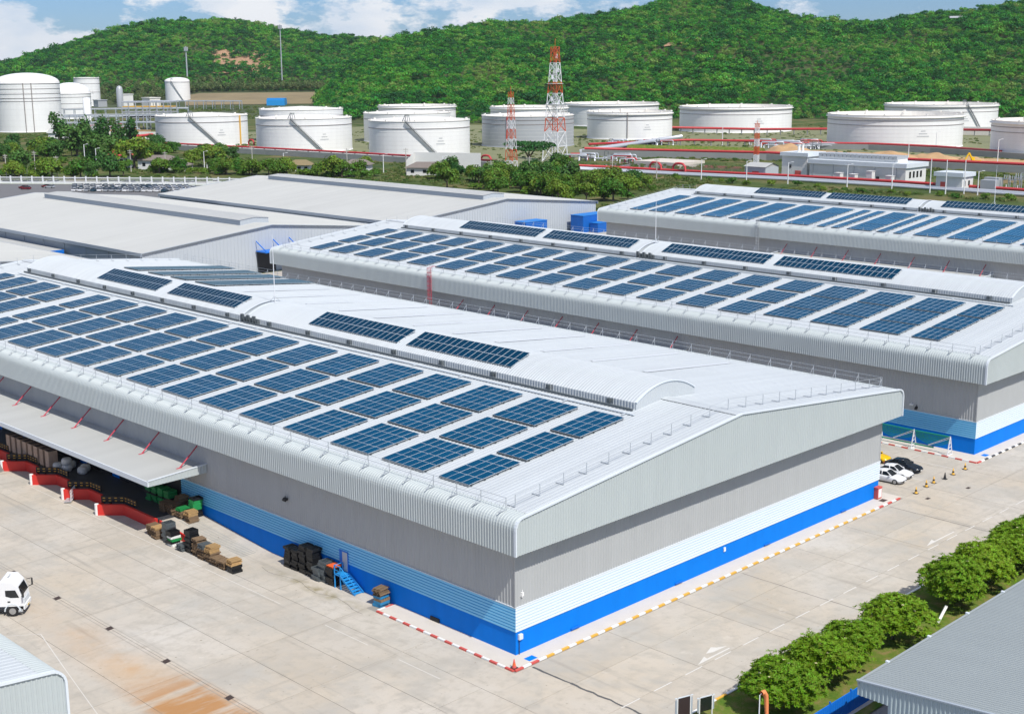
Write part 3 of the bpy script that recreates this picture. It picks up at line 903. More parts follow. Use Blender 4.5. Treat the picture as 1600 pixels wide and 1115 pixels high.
def rails_mesh(nx, ny):
    if (nx, ny) not in RAILS:
        bb = MB()
        for k in range(nx):
            for t in (.3, 1.3): bb.box(k * PL + t, k * PL + t + .05, -.12, ny * PW + .1, -.06, -.005)
        for k in range(0, ny + 1, 2):
            for i in range(nx): bb.box(i * PL + .25, i * PL + .4, k * PW - .05, k * PW + .05, -.16, -.06)
        bb.box(-.03, 0.0, 0, ny * PW - .02, -.14, .03)  # dark front skirt paints in the shadow gap under the low edge
        RAILS[(nx, ny)] = bb.mesh('mounting_rails', 'steel_dark')
    return RAILS[(nx, ny)]


JOINED = {}


def solar_array(label, loc, ry, nx, ny, group, me=PAN, joined=False, cat='solar array', glass='glass_pv'):
    r = thing('solar_array', label, cat, loc, 0, group); r.rotation_euler = (0, ry, 0)
    put('mounting_rails', rails_mesh(nx, ny), r)
    if joined:
        if (nx, ny, glass) not in JOINED:
            me = PANF; bb = MB(); vs = [tuple(v.co) for v in me.vertices]; fs = [tuple(p.vertices) for p in me.polygons]; ms = [p.material_index for p in me.polygons]
            for i in range(nx):
                for j in range(ny):
                    o = len(bb.v); bb.v += [(v[0] + i * PL, v[1] + j * PW, v[2]) for v in vs]
                    bb.f += [tuple(o + k for k in f) for f in fs]; bb.m += ms
            JOINED[(nx, ny, glass)] = bb.mesh('panels', [MATS[glass], MATS['alu']])
        o = put('panels', JOINED[(nx, ny, glass)], r); o['kind'] = 'stuff'
    else:
        for i in range(nx):
            for j in range(ny): put('panel', me, r, (i * PL, j * PW, random.uniform(-.004, .004)))
    return r


ROWN = ('lowest', 'middle', 'highest')
H = 0.22
cols1 = [(7.0, 4)] + [(13.1 + 7.95 * k, 6) for k in range(12)] + [(108.8, 4)] + [(116.8 + 8.0 * k, 6) for k in range(3)] + [(141.0, 4)]
for ci, (y, ny) in enumerate(cols1):
    for ri, x in enumerate((1.25, 8.55, 15.85)):
        solar_array(f'solar array in {ROWN[ri]} row, {ORD[ci]} from the near gable, front warehouse roof', (x, y, rz(x) + H), -TILT, 4, ny, 'solar arrays on the front warehouse near slope')
cols2 = [(7.4, 4)] + [(13.3 + 7.98 * k, 6) for k in range(16)] + [(141.1, 4)]
for ci, (y, ny) in enumerate(cols2):
    near = ci < 4
    rows = ((2.95, 3), (8.35, 4), (15.5, 4)) if near else ((1.95, 4), (9.2, 4), (16.5, 4))
    for ri, (x, nx) in enumerate(rows):
        solar_array(f'solar array in {ROWN[ri]} row, {ORD[ci]} from the near gable, second warehouse roof', (84 + x, y, rz(x) + H), -TILT, nx, ny, 'solar arrays on the second warehouse near slope').scale = (1, 1, 1) if near else (.925, .92, 1)
cols3 = [(12.5, 6), (20.3, 6), (28.2, 6), (36.3, 6), (44.2, 6), (52.2, 6), (60.0, 6), (68.6, 2), (72.7, 2), (76.1, 6), (84.1, 2), (87.8, 2), (92.2, 6), (100.4, 6), (108.3, 6), (116.5, 6), (124.6, 6), (132.8, 6), (141.0, 4)]
for ci, (y, ny) in enumerate(cols3):
    for ri, x in enumerate((0.9, 7.75, 14.6)):
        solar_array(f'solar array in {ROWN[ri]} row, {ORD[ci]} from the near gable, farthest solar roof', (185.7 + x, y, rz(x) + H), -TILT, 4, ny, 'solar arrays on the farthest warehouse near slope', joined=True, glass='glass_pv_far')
# dark arrays tilted over the barrel vents
VT = math.atan2(1.22, 3.3)
for x0, lst, nm in ((0, ((26.8, 18), (46.3, 18), (81.2, 18), (102.3, 18)), 'front warehouse'), (84, ((27.7, 22), (51.4, 22), (80.7, 22), (104.4, 22)), 'second warehouse'), (185.7, ((27.5, 22), (51.3, 22), (81.7, 22), (105.0, 20)), 'farthest solar warehouse')):
    for k, (y, ny) in enumerate(lst):
        solar_array(f'dark solar array on the {nm} barrel ridge vent, {ORD[k]} from the near gable', (x0 + 26.22, y, 17.06), -VT, 2, ny, 'dark solar arrays over the ridge vents', PAND, joined=False)
# arrays on the far slope of the front warehouse
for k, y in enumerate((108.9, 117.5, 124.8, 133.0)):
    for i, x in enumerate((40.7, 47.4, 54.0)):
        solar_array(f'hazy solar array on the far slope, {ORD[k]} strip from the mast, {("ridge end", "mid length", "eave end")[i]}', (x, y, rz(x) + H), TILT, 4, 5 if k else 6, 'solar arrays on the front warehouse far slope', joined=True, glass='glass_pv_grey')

# ------------------------------------------------------------------ pale metal sheds behind
def shed(label, x0, x1, y0, y1, eave, rise, vent, vx=(-4.2, 4.2), doors=(), bays=11.0):
    xm = (x0 + x1) / 2; W = x1 - x0
    r = thing('metal_shed', label, 'shed', (x0, y0, 0)); w2 = W / 2; D = y1 - y0
    zr = lambda x: eave + rise * (1 - abs(x - w2) / w2)
    bb = MB(); bb.box(0.6, W - .6, 0.6, D - .6, 0, eave - 1.4); bb.box(.6, W - .6, .6, D - .6, eave - 1.4, eave - .9); bb.build('side_wall', 'shed_vent', r)
    for ye, s in ((0.5, -1), (D - .5, 1)):      # ribbed gable walls
        bb = MB(); pr = ribs(0.3, W - .3, 1.0, ((0, 0), (.8, 0), (.84, 1), (.96, 1)))
        for x, d in pr: bb.v += [(x, ye + s * d * .07, 0), (x, ye + s * d * .07, zr(x) - .1)]
        for k in range(len(pr) - 1): bb.f.append((2 * k, 2 * k + 2, 2 * k + 3, 2 * k + 1)); bb.m.append(0)
        bb.build('gable_wall', 'shed_wall', r)
    for s in (0, 1):
        P = []
        for y, d in ribs(0, D, 0.8, PR):
            P.append([((x if s == 0 else W - x), y, zr(x) + d * .05) for x in (0, w2 * .5, w2)])
        bb = MB(); bb.grid(P); bb.build('roof_slope', 'shed_roof', r)
        bb = MB(); xx = -.12 if s == 0 else W - .02
        bb.box(xx, xx + .14, -.1, D + .1, eave - .75, eave + .06); bb.build('eave_gutter', 'shed_vent', r)
        bb = MB()
        xx = 0.45 if s == 0 else W - .6
        y = bays * .5
        while y < D:
            bb.box(xx, xx + .15, y, y + .35, 0, eave - .8); y += bays
        o = bb.build('wall_posts', 'shed_vent', r); o['kind'] = 'stuff'
    for ye in (0, D):
        bb = MB()
        for a, c in (((0, zr(0)), (w2, zr(w2))), ((w2, zr(w2)), (W, zr(W)))): bb.bar((a[0], ye, a[1] + .02), (c[0], ye, c[1] + .02), .3, .12)
        bb.build('verge_flashing', 'shed_vent', r)
    va, vb = vent
    bb = MB(); zt = zr(w2) + 1.15
    bb.box(w2 + vx[0], w2 + vx[1], va, vb, zr(w2 + vx[0]) - .3, zt - .25); vt = bb.build('ridge_vent', 'shed_vent', r)
    bb = MB(); bb.quad((w2 + vx[0] - .25, va - .2, zt - .22), (w2, va - .2, zt + .18), (w2, vb + .2, zt + .18), (w2 + vx[0] - .25, vb + .2, zt - .22)); bb.quad((w2, va - .2, zt + .18), (w2 + vx[1] + .25, va - .2, zt - .22), (w2 + vx[1] + .25, vb + .2, zt - .22), (w2, vb + .2, zt + .18))
    bb.build('vent_roof', 'shed_roof', vt)
    pr = ribs(w2 + vx[0], w2 + vx[1], .8, PF); bb = MB()
    for x, d in pr: bb.v += [(x, va - .02 - d * .05, zr(x) - .1), (x, va - .02 - d * .05, zt - .22 + .4 * (1 - abs(x - w2) / 4.2))]
    for k in range(len(pr) - 1): bb.f.append((2 * k, 2 * k + 2, 2 * k + 3, 2 * k + 1)); bb.m.append(0)
    bb.build('vent_end_wall', 'shed_wall', vt)
    return r


S4 = shed('pale grey metal shed at left with long box ridge vent', 78.6, 150.5, 199, 326, 8.0, 3.5, (7.5, 112))
S5 = shed('pale grey metal shed beyond, left of the blue storage boxes', 157.5, 236.5, 200, 326, 8.0, 3.7, (5.5, 113))
S6 = shed('pale metal shed whose roof edge shows at far left behind the barrel vent', -6.0, 66.2, 197, 300, 8.0, 3.5, (8, 95))
bb = MB(); bb.box(31.4, 36.5, -.12, .3, 0, 5.4); bb.build('doorway_dark_sheet', 'dark', S4)
for x in (31.2, 36.2, 41.0):
    bb = MB(); bb.bar((x, .2, 7.9), (x + .4, -3.6, 5.5), .18); bb.build('canopy_stay', 'fence_blue', S4)
bb = MB(); bb.box(31, 42, -4.0, .2, 5.3, 5.55); bb.build('door_canopy', 'fence_blue', S4)
# low lean-to roofs with blue edge between the sheds
for (x0, x1, y0, y1, z, lab) in ((66.8, 78.0, 236, 300, 5.6, 'flat lean-to roof with blue edge between the left sheds'), (151.2, 157.0, 218, 290, 6.0, 'flat lean-to roof with blue edge between the two long sheds')):
    r = thing('lean_to_roof', lab, 'roof', (x0, y0, 0))
    bb = MB(); bb.box(0, x1 - x0, 0, y1 - y0, z - .2, z); bb.build('roof_sheet', 'shed_roof', r)
    bb = MB(); bb.box(-.1, x1 - x0 + .1, -.15, 0, z - .9, z + .05); bb.build('edge_board', 'fence_blue', r)
    for k in range(4):
        for xx in (.3, x1 - x0 - .5): bb = MB(); bb.box(xx, xx + .2, 1 + k * 18, 1.2 + k * 18, 0, z - .2); bb.build('column', 'galv', r)
# blue boxes by the shed gable
for (x, y, dx, dy, z, lab) in ((222.7, 193.6, 12, 5, 5.0, 'tall blue storage container block beside the farthest solar warehouse'), (225.5, 190.2, 12, 3, 2.8, 'low blue storage container in front of the tall blue block'), (198.5, 194, 9, 4.5, 5.1, 'blue container with pale lid lying near the shed gable')):
    r = thing('blue_container', lab, 'container', (x, y, 0))
    bb = MB(); pr = ribs(0, dy, .5, PF)
    for s, xx in ((-1, 0), (1, dx)):
        i0 = len(bb.v)
        for yy, d in pr: bb.v += [(xx + s * d * .05, yy, 0), (xx + s * d * .05, yy, z)]
        for k in range(len(pr) - 1): bb.f.append((i0 + 2 * k, i0 + 2 * k + 2, i0 + 2 * k + 3, i0 + 2 * k + 1)); bb.m.append(0)
    bb.box(.06, dx - .06, -.01, dy + .01, 0.02, z - .02)
    bb.build('container_body', 'container_blue', r)
    bb = MB(); bb.box(-.1, dx + .1, -.1, dy + .1, z, z + .12); bb.build('lid', 'container_lid', r)

# ------------------------------------------------------------------ lower right building and blue fence
r = thing('metal_building', 'grey ribbed metal building filling the lower right corner', 'building', (5.4, -30.0, 0))
zr_ = lambda y: 6.05 - y * 0.095       # y negative going in
P = []
for x, d in ribs(0, 70, .32, PR): P.append([(x, y, zr_(y) + d * .04) for y in (0.0, -10, -20, -30)])
b = MB(); b.grid(P); b.build('roof_slope', 'sheet_grey', r)
b = MB(); b.box(-.05, 70, 0.02, .22, 5.80, 6.12); b.build('eave_gutter', 'sheet_grey', r)
for k in range(7):
    b = MB(); b.box(4 + k * 6.3, 4.25 + k * 6.3, .04, .3, 6.10, 6.2); b.build('gutter_bracket', 'trim', r)
for y0_, z0_, xo in ((0.2, 4.95, 0.0), ):
    b = MB(); pr = ribs(-30, .2, .34, PF)
    for y, d in pr: b.v += [(-.02 - d * .05, y, 4.95 if y > -2.4 else 0), (-.02 - d * .05, y, zr_(min(y, 0)) - .02)]
    for k in range(len(pr) - 1): b.f.append((2 * k, 2 * k + 2, 2 * k + 3, 2 * k + 1)); b.m.append(0)
    b.build('gable_cladding', 'sheet_rib', r)
b = MB(); b.bar((-.05, .25, 6.1), (-.05, -30, zr_(-30) + .06), .22, .10); b.build('verge_flashing', 'shed_vent', r)
b = MB(); b.box(0, 70, .04, .2, 4.95, 5.8); b.build('eave_cladding', 'sheet_rib', r)
b = MB(); b.box(0.02, 70, -2.4, .04, 4.95, 5.0); b.build('soffit', 'shed_vent', r)
b = MB(); b.box(0.02, 70, -30, -2.4, 0, 5.6); b.build('wall', 'sheet_rib', r)
b = MB(); b.box(.3, 70, -2.9, .3, -.01, .02); struct(b.build('side_path', 'carpark_tarmac', None, (5.4, -30, 0)))
r = thing('blue_fence', 'bright blue metal panel fence behind the trees at lower right', 'fence', (-10, -26.05, 0))
PN = MB(); PN.box(.05, 2.95, -.03, .03, .15, 1.9)
for k in range(9): PN.box(.1 + k * .32, .2 + k * .32, -.05, .05, .2, 1.85)
pn = PN.mesh('fence_panel', 'fence_blue'); PO = MB(); PO.box(-.06, .06, -.06, .06, 0, 2.1); po = PO.mesh('fence_post', 'fence_blue')
for k in range(22): put('fence_panel', pn, r, (k * 3.0, 0, 0)); put('fence_post', po, r, (k * 3.0, 0, 0))
b = MB(); b.box(-10, 56, -26.4, -25.7, -.02, .14); tag(b.build('fence_plinth', 'apron'), 'low concrete plinth under the blue fence', 'plinth')

# ------------------------------------------------------------------ broad leaved trees along the verge


def rosette_crown(seed, rx, ry, rzz, n_ros, leaf=0.34, lobes=7):
    rg = np.random.default_rng(seed); V = []; F = []
    cs = []
    for k in range(lobes):
        a = 2 * math.pi * k / lobes + rg.uniform(-.4, .4); q = rg.uniform(.25, .62)
        cs.append((rx * q * math.cos(a), ry * q * math.sin(a), rg.uniform(-.25, .42) * rzz, rg.uniform(.42, .62)))
    cs.append((0, 0, .35 * rzz, .62))
    for k in range(n_ros):
        c = cs[rg.integers(len(cs))]
        d = rg.normal(size=3); d /= np.linalg.norm(d)
        if d[2] < -.35: d[2] *= -1
        q = rg.uniform(.80, 1.04) if rg.random() > .04 else rg.uniform(1.05, 1.3)
        p = np.array([c[0] + d[0] * rx * c[3] * q, c[1] + d[1] * ry * c[3] * q, c[2] + d[2] * rzz * c[3] * q])
        ax = d * .6 + np.array([0, 0, .75]) + rg.normal(size=3) * .18; ax /= np.linalg.norm(ax)
        u = np.cross(ax, [0.3, 0.8, 0.1]); u /= np.linalg.norm(u); v = np.cross(ax, u)
        nl = rg.integers(7, 11); ph = rg.uniform(0, 6.3)
        for j in range(nl):
            t = ph + 2 * math.pi * j / nl + rg.uniform(-.2, .2)
            o = (u * math.cos(t) + v * math.sin(t)); el = rg.uniform(.10, .75)
            dr = o * math.cos(el) + ax * math.sin(el); sd = np.cross(dr, ax); sd /= (np.linalg.norm(sd) + 1e-6)
            L = leaf * rg.uniform(.75, 1.2); w = L * .17
            i = len(V); mid = p + dr * L * .55; tip = p + dr * L - ax * L * .12
            V += [p, mid + sd * w, tip, mid - sd * w]; F.append((i, i + 1, i + 2, i + 3))
    return V, F


def np_mesh(name, V, F, m):
    me = bpy.data.meshes.new(name)
    me.from_pydata([tuple(map(float, v)) for v in V], [], F); me.materials.append(MATS[m]); me.update(); return me


def trunk_mesh(seed, h, r0, spread, n_limb=6, m='bark'):
    rg = random.Random(seed); bb = MB()
    bb.tube([(0, 0, 0), (rg.uniform(-.05, .05), rg.uniform(-.05, .05), h * .3), (rg.uniform(-.1, .1), rg.uniform(-.1, .1), h * .5)], [r0, r0 * .8, r0 * .65], 8)
    for k in range(n_limb):
        a = 2 * math.pi * k / n_limb + rg.uniform(-.3, .3); q = spread * rg.uniform(.5, .8)
        bb.tube([(0, 0, h * .38), (q * .45 * math.cos(a), q * .45 * math.sin(a), h * .62), (q * math.cos(a), q * math.sin(a), h * rg.uniform(.8, .95))], [r0 * .5, r0 * .33, r0 * .12], 6)
    return bb.mesh('trunk', m, True)


near_cr = [np_mesh('crown', *rosette_crown(s, 3.15, 2.85, 2.1, 1900, .33, lobes=9), 'leaf_near') for s in (1, 2, 3, 4)]
near_tr = [trunk_mesh(s, 2.5, .16, 2.0) for s in (1, 2)]
# a few pale yellow blossoms
bl = MB()
for k in range(7):
    a, q = random.uniform(0, 6.28), random.uniform(.3, 1); z = 1.75 * math.sqrt(max(0.05, 1 - q * q)) + .15
    x, y = 2.5 * q * math.cos(a), 2.3 * q * math.sin(a)
    for j in range(4):
        t = j * 1.57 + a
        bl.quad((x, y, z), (x + .09 * math.cos(t - .5), y + .09 * math.sin(t - .5), z + .04), (x + .14 * math.cos(t), y + .14 * math.sin(t), z + .03), (x + .09 * math.cos(t + .5), y + .09 * math.sin(t + .5), z + .04))
mat('blossom', (0.80, 0.74, 0.42), 0.6); bl_me = bl.mesh('blossoms', 'blossom')
TR = [(-1.2, -22.3, .62, 'low round tree at the bottom edge between the two sign boards and the fence'), (7.6, -21.6, 1.0, 'round broad-leaved tree behind the orange windsock'), (13.6, -21.6, 1.02, 'broad-leaved tree second up from the windsock'), (18.9, -21.4, .92, 'broad-leaved tree third up from the windsock, with a stray shoot'), (25.6, -21.5, 1.03, 'broad-leaved tree just below the gap with the white post'), (36.6, -21.3, 1.12, 'largest broad-leaved tree just above the gap with the white post'), (42.4, -21.3, 1.05, 'broad-leaved tree second above the white post gap'), (47.0, -21.6, 1.0, 'broad-leaved tree third above the white post gap'), (52.0, -21.0, 1.05, 'broad-leaved tree at the right edge beside the dark sign board'), (57.5, -21.5, 1.0, 'broad-leaved tree farthest along the verge, past the dark sign board'), (-6.5, -22.0, .7, 'broad-leaved tree at the near end of the verge'), (63, -21.4, 1, 'broad-leaved tree beyond the right edge of the verge')]
for k, (x, y, s, lab) in enumerate(TR):
    t = thing('broadleaf_tree', lab, 'tree', (x, y, .1), k * 1.3, 'broad-leaved trees along the verge')
    put('trunk', near_tr[k % 2], t).scale = (s, s, s)
    c = put('crown', near_cr[k % 4], t, (0, 0, 1.95 * s)); c.scale = (s * random.uniform(.95, 1.08), s * random.uniform(.95, 1.08), s * random.uniform(.95, 1.1))
    put('blossoms', bl_me, c)
# white post leaning in the gap, sign boards, windsock
b = MB(); b.tube([(31.6, -22.6, .1), (33.6, -22.35, 1.05)], .14, 10); tag(b.build('leaning_post', 'white_paint'), 'white leaning marker post in the gap between trees', 'post')
for (x, y, m_, lab) in ((-0.4, -18.5, 'sign_back', 'dark backed sign board standing at the verge edge, bottom of picture'), (2.1, -18.7, 'glass_dark', 'grey faced sign board on white posts right of the dark one'), (56.6, -18.5, 'sign_back', 'dark backed sign board at the right edge above the trees')):
    r = thing('sign_board', lab, 'sign', (x, y, .1), R(-18)); r.scale = (.82, .82, .88)
    for s in (-.72, .72):
        b = MB(); b.box(s - .05, s + .05, -.05, .05, 0, 3.2 if m_ == 'sign_back' else 2.3); b.build('post', 'white_paint', r)
    hh_ = 3.1 if m_ == 'sign_back' else 2.2
    b = MB(); b.box(-.66, .66, -.03, .03, .8 if m_ == 'sign_back' else .9, hh_); b.build('board', m_, r)
    b = MB(); b.box(-.95, -.78, -.03, .03, .9, hh_ - .1); b.box(.78, .95, -.03, .03, .9, hh_ - .1); b.build('side_plates', 'shed_vent', r)
    b = MB(); b.box(-1.0, 1.0, -.04, .04, hh_ + .02, hh_ + .1); b.build('top_rail', 'trim', r)
r = thing('windsock', 'orange windsock hanging limp on a thin white pole', 'windsock', (-0.1, -25.1, 0))
b = MB(); b.tube([(0, 0, 0), (0, 0, 5.2)], [.06, .04], 8); b.build('pole', 'mast_white', r)
pts = [(.25, .02, 5.25), (.52, .0, 5.28), (.72, -.05, 4.95), (.78, -.08, 4.3), (.82, -.1, 3.5), (.80, -.12, 2.7)]
b = MB(); b.tube(pts, [.17, .18, .18, .16, .14, .12], 12, cap=False); b.build('sock', 'sock_orange', r, smooth=True)
b = MB(); b.bar((0, 0, 5.2), (.3, .02, 5.25), .03); b.build('swivel_arm', 'galv', r)

# ------------------------------------------------------------------ loading dock of the front warehouse
dock = thing('loading_dock', 'raised loading dock with red walls under the long canopy', 'loading dock', (0, 0, 0))
mat('dock_floor_shaded', (0.045, 0.048, 0.055), 0.6, var=0.2, vscale=0.6)  # canopy shade put into the dark floor colour
b = MB(); b.box(-4.55, -.02, 50.5, 118, -.02, 1.18); b.build('platform', 'dock_floor_shaded', dock)
for k in range(6):
    b = MB(); b.box(-.14, -.03, 53.5 + k * 8.03, 59.5 + k * 8.03, 1.19, 5.6); b.build('doorway_dark_sheet', 'dark', dock)  # doors as flat dark sheets, interior shade put into the colour
b = MB()
b.poly([(-4.55, 50.5, -.02), (-4.55, 50.5, 1.18), (-4.55, 36, .0), (-4.55, 36, -.02)]); b.poly([(-.02, 50.5, 1.18), (-.02, 36, .0), (-4.55, 36, .0), (-4.55, 50.5, 1.18)])
b.build('ramp', 'slab', dock)
gro = MB()
for k in range(34):
    y = 37.2 + k * .36; z = (y - 36) / 14.5 * 1.18 + .006
    gro.box(-3.2, -1.3, y, y + .07, z - .02, z + .018)
o = gro.build('ramp_grip_strips', 'concrete_grey', dock); o['kind'] = 'stuff'
def prism(bb, poly, z0, z1):
    n = len(poly)
    bb.poly([(p[0], p[1], z1) for p in poly]); bb.poly([(p[0], p[1], z0) for p in reversed(poly)])
    for k in range(n):
        p, q = poly[k], poly[(k + 1) % n]; bb.quad((p[0], p[1], z0), (q[0], q[1], z0), (q[0], q[1], z1), (p[0], p[1], z1))
b = MB(); b.poly([(-4.75, 50.6, 0), (-4.75, 50.6, 1.22), (-4.75, 37, .12), (-4.75, 37, 0)]); b.poly([(-4.56, 50.6, 1.22), (-4.56, 37, .12), (-4.75, 37, .12), (-4.75, 50.6, 1.22)]); b.build('ramp_side_wall', 'red', dock)
for k in range(8):
    yo = k * 8.13
    o_ = 51.2 if k == 0 else 55.4 + yo - 0.1
    b = MB(); prism(b, [(-4.85, o_), (-4.56, o_), (-4.56, 58.4 + yo), (-4.85, 58.2 + yo)], 0, 1.25)
    prism(b, [(-4.85, 58.2 + yo), (-4.56, 58.4 + yo), (-6.75, 60.75 + yo), (-7.0, 60.45 + yo)], 0, 1.25)
    w = b.build('dock_wall', 'red', dock)
    b = MB(); b.tube([(-6.88, 60.6 + yo, 0), (-6.88, 60.6 + yo, 1.32)], .24, 12); b.build('white_bollard_end', 'white_paint', w)
    # black guard boards dotted with yellow along the top
    run = [(-6.6, 60.35 + yo), (-4.75, 58.4 + yo), (-4.7, 55.8 + yo)]
    g_ = MB()
    for (p, q) in ((run[0], run[1]), (run[1], run[2])): g_.bar((p[0] + .5, p[1] + .5, 1.62), (q[0] + .5, q[1] + .5, 1.62), .12, .72)
    gb = g_.build('guard_board', 'black', w)
    g_ = MB()
    for (p, q) in ((run[0], run[1]), (run[1], run[2])):
        for t in np.linspace(.12, .88, 4):
            x, y = p[0] + (q[0] - p[0]) * t + .5, p[1] + (q[1] - p[1]) * t + .5
            d = Vector((q[0] - p[0], q[1] - p[1], 0)).normalized() * .14
            for z in (1.48, 1.80): g_.bar((x - d.x, y - d.y, z), (x + d.x, y + d.y, z), .16, .08)
    o = g_.build('yellow_dashes', 'yellow', gb); o['kind'] = 'stuff'
    for yy in (61.6, 63.4):
        b = MB(); b.box(-4.75, -4.55, yy + yo - .15, yy + yo + .15, .5, 1.1); b.build('rubber_bumper', 'black', w)


# ------------------------------------------------------------------ pallets, crates, loads
def pallet(m):
    bb = MB()
    for k in range(6): bb.box(0, 1.2, k * .176, k * .176 + .11, .12, .14)
    for k in range(3): bb.box(0, 1.2, k * .44, k * .44 + .1, .02, .115); 
    for k in range(3): bb.box(k * .55, k * .55 + .1, 0, 1.0, 0, .02)
    return bb.mesh('pallet', m)


PM = {m: pallet(m) for m in ('wood', 'wood_new', 'black', 'green_plastic', 'blue_plastic', 'steel_dark')}


def crate_mesh(m):
    bb = MB(); bb.box(0, 1.15, 0, 1.0, 0, .05)
    for (x0, x1, y0, y1) in ((0, 1.15, 0, .05), (0, 1.15, .95, 1.0), (0, .05, .05, .95), (1.1, 1.15, .05, .95)): bb.box(x0, x1, y0, y1, .05, .26)
    for k in range(5): bb.box(.1 + k * .22, .16 + k * .22, -.02, 1.02, .05, .26)
    return bb.mesh('crate', m)


CM = {m: crate_mesh(m) for m in ('black', 'green_plastic', 'blue_plastic', 'steel_dark', 'wood', 'white_paint')}


def stack(label, x, y, z, spec, rot=0.0, group='stacks of pallets and crates by the front warehouse'):
    """spec: list of (kind, material, count)"""
    r = thing('pallet_stack', label, 'pallet stack', (x, y, z), rot, group); zz = 0
    for kind, m, n in spec:
        for k in range(n):
            me = PM[m] if kind == 'p' else CM[m]
            put('pallet' if kind == 'p' else 'crate', me, r, (random.uniform(-.09, .09) - .6, random.uniform(-.09, .09) - .5, zz), random.uniform(-.09, .09))
            zz += .145 if kind == 'p' else .27
    return r


# front row along the yard edge
stack('leaning stack of brown pallets touching the red dock wall end', -5.7, 50.2, 0, [('p', 'wood', 8)])
stack('second stack of brown pallets beside a blue sheet', -5.9, 48.9, 0, [('p', 'wood', 7), ('p', 'wood_new', 2)])
stack('tall dark grey crate stack nearest the red wall', -5.6, 47.1, 0, [('c', 'steel_dark', 8)])
stack('black crate stack banded with white and green, front of the tall grey one', -5.9, 45.7, 0, [('c', 'white_paint', 1), ('c', 'black', 1), ('c', 'green_plastic', 1), ('c', 'white_paint', 1), ('c', 'black', 2)])
stack('low dark stack of pallets before the tall black bins', -6.0, 43.6, 0, [('p', 'steel_dark', 5)])
stack('tall black bin stack in the middle of the yard row', -5.6, 42.5, 0, [('c', 'black', 9)])
stack('brown pallet stack right after the tall black bins', -5.6, 41.1, 0, [('p', 'wood', 13)])
stack('mid height pallet stack with grey top in the yard row', -5.7, 39.8, 0, [('p', 'wood', 8), ('p', 'steel_dark', 3)])
stack('pallet stack with pale new timber on top in the yard row', -5.7, 38.5, 0, [('p', 'wood', 7), ('p', 'wood_new', 5)])
stack('low brown pallet stack third from the end of the yard row', -5.8, 37.2, 0, [('p', 'wood', 6)])
stack('low brown pallet stack second from the end of the yard row', -5.8, 35.9, 0, [('p', 'wood', 6)])
stack('black crates under golden pallets at the end of the yard row', -5.8, 34.4, 0, [('c', 'black', 3), ('p', 'wood_new', 4)])
# on the dock ramp
zr2 = lambda y: max(0, min(1.18, (y - 36) / 14.5 * 1.18))
stack('pallet stack with pale board top at the head of the ramp', -2.1, 48.3, zr2(48), [('p', 'wood', 5), ('p', 'wood_new', 4)])
stack('pallet stack with bright green top at the head of the ramp', -2.2, 49.9, zr2(50), [('p', 'wood', 6), ('p', 'green_plastic', 2)])
stack('brown pallet stack behind the green topped one', -2.3, 51.6, 1.2, [('p', 'wood', 9)])
stack('brown pallet stack farther under the canopy edge', -2.4, 53.0, 1.2, [('p', 'wood', 8)])
stack('green and black crate stack against the blue wall on the ramp', -.8, 49.4, zr2(49.4), [('c', 'black', 3), ('c', 'green_plastic', 4), ('c', 'black', 1)])
stack('brown pallet stack against the wall under the canopy', -1.0, 52.0, 1.2, [('c', 'black', 2), ('p', 'wood', 8)])
for k in range(4): stack(f'green and dark crate stack in canopy shade, {ORD[k]} from the ramp', -1.2 - .0 * k, 54.0 + k * 1.35, 1.2, [('c', 'green_plastic', 3), ('c', 'black', 1), ('c', 'green_plastic', 3)], group='green crate stacks in canopy shade')
# by the blue wall
for k, (y, n, lab) in enumerate(((31.6, 8, 'black pallet stack at the left end of the wall row'), (30.3, 8, 'black pallet stack second along the wall row'), (29.0, 11, 'tall black pallet stack third along the wall row'), (27.7, 11, 'tall black pallet stack fourth along the wall row'))):
    stack(lab, -.75, y, 0, [('c', 'black', n)])
stack('dark grey crate stack beside the pale grey one at the wall', -1.0, 26.5, 0, [('c', 'steel_dark', 5)])
stack('pale grey crate stack in the row by the blue stairs', -.75, 25.75, 0, [('c', 'steel_dark', 8)])
stack('black crate stack with orange top beside the blue stairs', -.75, 24.45, 0, [('c', 'black', 7)])
b = MB(); b.box(-1.33, -.17, 23.95, 24.95, 1.9, 2.0)
for k in range(5): b.box(-1.33 + k * .25, -1.2 + k * .25, 23.93, 24.97, 1.94, 2.03)
tag(b.build('orange_pallet', 'orange'), 'orange plastic pallet topping the crates by the blue stairs', 'pallet')
stack('brown and blue crate stack alone by the wall at the kerb end', -.9, 17.1, 0, [('c', 'blue_plastic', 2), ('c', 'wood', 1), ('c', 'blue_plastic', 1), ('p', 'wood', 5)], .1)
